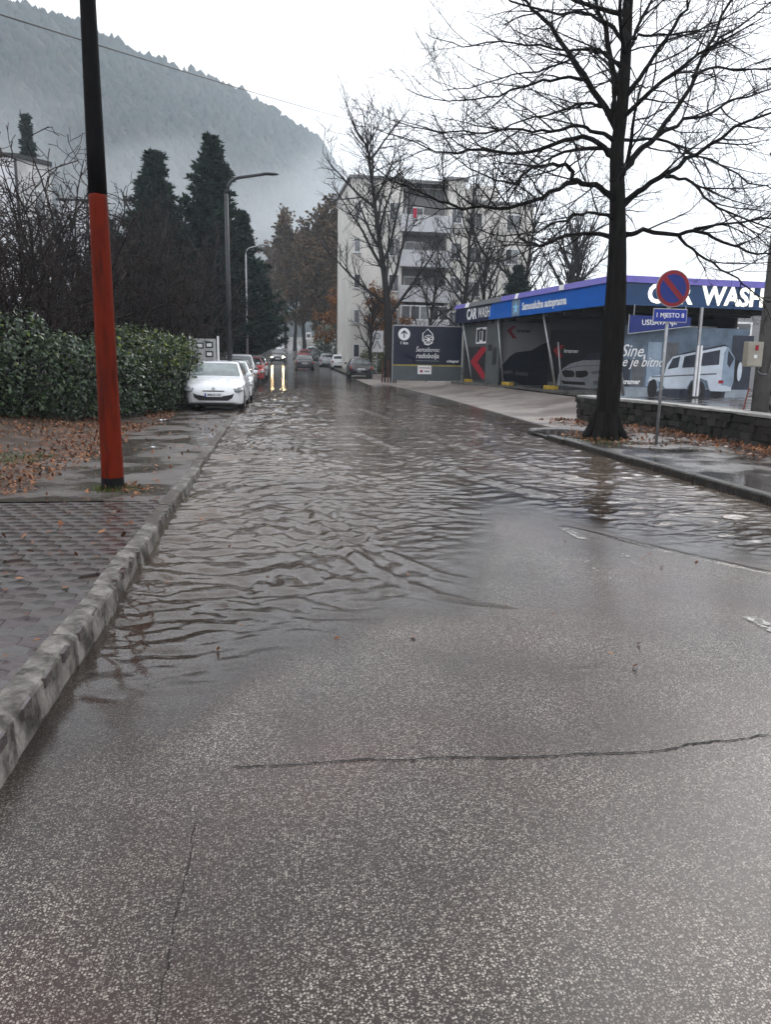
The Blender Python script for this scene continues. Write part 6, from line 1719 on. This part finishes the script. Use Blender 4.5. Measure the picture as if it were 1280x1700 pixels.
    MB().prism([(-.50, z0f + .26), (-.60, z0f + .30), (-.56, z0f + .17), (-.42, z0f + .09), (.42, z0f + .09), (.56, z0f + .17), (.60, z0f + .30), (.50, z0f + .26), (.26, z0f + .22), (-.26, z0f + .22)], -.012, .12).build('lower_intake', M_BLACK, e)
    MB().prism([(-.33, z0f + .385), (-.30, z0f + .355), (.30, z0f + .355), (.33, z0f + .385)], -.010, .10).build('grille_slot', M_BLACK, e)
    p_ = MB().box(-.26, .26, -.028, -.002, z0f + .20, z0f + .31).build('number_plate', M_PLATE, e, bevel=.004)
    MB().box(-.258, -.215, -.0305, -.0285, z0f + .203, z0f + .307).build('plate_band', mat('plate band', (.02, .06, .35), .4, (9, .1)) if 'plate band' not in bpy.data.materials else bpy.data.materials['plate band'], p_)
    if plate: text_obj('plate_lettering', plate, .085, M_INK, p_, face_to(.02, -.0305, z0f + .255), bold=.002, extrude=.0006)
    MB().tube([(0, -.014, z0f + .45), (0, .05, z0f + .45)], .045, 4).build('badge', M_ALLOY, e)
    q_ = MB().box(-.26, .26, L - .005, L + .016, z0f + .42, z0f + .53).build('number_plate', M_PLATE, e, bevel=.004)
    MB().box(-.20, .20, L + .0165, L + .018, z0f + .455, z0f + .495).build('plate_print', M_GREYTRIM, q_)
    MB().box(-.62, .62, L - .12, L + .004, z0f + .04, z0f + .20).build('rear_bumper_trim', M_BLACK, e, bevel=.02)
    if detail:
        b = MB()
        for sd in (-1, 1): b.tube([(sd * .1 - .25, K['ws'][0] - .01, lerp_profile(K['top'], K['ws'][0]) + .03), (sd * .1 + .30, K['ws'][0] + .08, rz_(K['ws'][0] + .08) + .035)], .010, 5)
        b.build('wiper', M_BLACK, e)
    return e
def paint_mat(name, c): return mat(name, c, .28, (1.2, .06), coat=.8)
P_WHITE = paint_mat('white car paint', (.74, .76, .78)); P_SILVER = paint_mat('silver car paint', (.36, .37, .39)); P_BLACK = paint_mat('black car paint', (.012, .013, .016)); P_DGREEN = paint_mat('dark green car paint', (.03, .05, .045))
P_RED = paint_mat('red car paint', (.30, .03, .025)); P_NAVY = paint_mat('dark blue car paint', (.02, .025, .04)); P_GREY = paint_mat('dark grey car paint', (.035, .036, .04))
GL, GR_ = 'cars parked along the left kerb', 'cars parked along the right side'
E180 = math.pi
car('hatch', P_WHITE, (-1.76, 23.75, .03), R(-1.2), 'white hatchback facing the camera, half on the pavement beside the hedge', GL, glass=M_GLASS_PALE, plate='M46-K-122')
car('hatch', P_WHITE, (-1.62, 28.9, .03), R(.5), 'second white car parked right behind the white hatchback', GL, glass=M_GLASS_PALE)
car('hatch', P_DGREEN, (-1.70, 34.4, .06), R(.5), 'dark green car with a pale windscreen, third in the left row', GL, glass=M_GLASS_PALE)
car('suv', P_SILVER, (-1.75, 40.6, .12), 0, 'silver car fourth in the left row', GL)
car('hatch', P_RED, (-1.35, 47.0, .18), 0, 'red car fifth in the left row', GL)
car('hatch', P_SILVER, (-1.2, 53.5, .25), 0, 'small silver car last in the left row', GL)
def on_road(y, slope=True): return float(zr(y)) - .01
def pitch(o, y, rev):
    s = float(zr(y + 5) - zr(y)) / 5; o.rotation_euler.x = math.atan(s) * (-1 if rev else 1); return o
# oncoming car with its headlamps lit
M_LAMP = mat('lit headlamp', (1.0, .72, .36), .3, emit=120)
oc = car('hatch', P_GREY, (.56, 87.5, on_road(88) + .06), R(-3), 'oncoming car with lit headlamps on the wet street', lights=M_LAMP, name='oncoming_car'); pitch(oc, 88, False)
vn = car('van', P_WHITE, (.75, 118, on_road(118)), R(-2), 'white van high on the street behind the oncoming car', name='oncoming_van', cls='van'); pitch(vn, 118, False)
# driving away and parked on the right: seen from behind
dc = car('saloon', P_GREY, (3.0, 72 + 4.5, on_road(72) + .0), E180 + R(-1), 'dark saloon driving away through the water in the right lane', name='driving_car'); pitch(dc, 72, True)
for kind, p, x, y, l in [('saloon', P_BLACK, 6.5, 56, 'black saloon parked beside the reddish stakes'), ('hatch', P_WHITE, 6.7, 76, 'white hatchback parked beyond the black saloon'), ('hatch', P_SILVER, 5.95, 83, 'silver hatchback parked just beyond the white one'),
                         ('suv', P_BLACK, 5.3, 92, 'black tall car parked near the street bend'), ('hatch', P_RED, 4.3, 101, 'red car at the street bend, behind the dark saloon'), ('suv', P_WHITE, 5.5, 108, 'white tall car farthest up the right side')]:
    o = car(kind, p, (x, y + KINDS[kind]['L'], float(zr(y)) + (.05 if y < 60 else .02)), E180 + R(-2), l, GR_); pitch(o, y, True)
# ------------------------------------------------------------------ misty air over the whole valley
hz = MB().box(-800, 700, -70, 1350, -1.6, 275)
m = bpy.data.materials.new('misty air'); m.use_nodes = True
N, Lk = m.node_tree.nodes, m.node_tree.links
for n in list(N): N.remove(n)
out = N.new('ShaderNodeOutputMaterial'); pv = N.new('ShaderNodeVolumePrincipled')
pv.inputs['Color'].default_value = (.80, .91, 1.0, 1)
pv.inputs['Density'].default_value = .00055
pv.inputs['Anisotropy'].default_value = .2
Lk.new(pv.outputs[0], out.inputs['Volume'])
haze = hz.build('haze', m)
tag(haze, 'thin pale mist filling the air', 'haze', kind='stuff')

# banks of cloud lying against the hillside: thickest in the middle, ragged and thinning to nothing
mm = bpy.data.materials.new('cloud bank'); mm.use_nodes = True
N, Lk = mm.node_tree.nodes, mm.node_tree.links
for n in list(N): N.remove(n)
out = N.new('ShaderNodeOutputMaterial'); pv = N.new('ShaderNodeVolumePrincipled')
pv.inputs['Color'].default_value = (.96, .98, 1.0, 1)
tc = N.new('ShaderNodeTexCoord'); ln = N.new('ShaderNodeVectorMath'); ln.operation = 'LENGTH'
nz = N.new('ShaderNodeTexNoise'); nz.inputs['Scale'].default_value = 2.0; nz.inputs['Detail'].default_value = 3
wob = N.new('ShaderNodeMath'); wob.operation = 'MULTIPLY_ADD'; wob.inputs[1].default_value = .9
fall = N.new('ShaderNodeMapRange'); fall.interpolation_type = 'SMOOTHSTEP'
fall.inputs[1].default_value = 1.40; fall.inputs[2].default_value = .55; fall.inputs[3].default_value = 0; fall.inputs[4].default_value = .016
Lk.new(tc.outputs['Object'], ln.inputs[0]); Lk.new(tc.outputs['Object'], nz.inputs['Vector'])
Lk.new(nz.outputs['Fac'], wob.inputs[0]); Lk.new(ln.outputs['Value'], wob.inputs[2])
Lk.new(wob.outputs[0], fall.inputs[0]); Lk.new(fall.outputs[0], pv.inputs['Density'])
Lk.new(pv.outputs[0], out.inputs['Volume'])
unit = MB().ell((0, 0, 0), (1, 1, 1), 24, 16).mesh('cloud_bank', mm, True)
for (c, r, l) in [((60, 560, 75), (110, 75, 95), 'pale bank of cloud low on the right shoulder of the hill'), ((-45, 400, 66), (95, 34, 46), 'pale bank of cloud behind the tallest pine'), ((-125, 340, 84), (85, 22, 34), 'thin streak of cloud on the left of the hill')]:
    o = obj('cloud_bank', unit); o.location = c; o.scale = r; tag(o, l, 'cloud', kind='stuff')
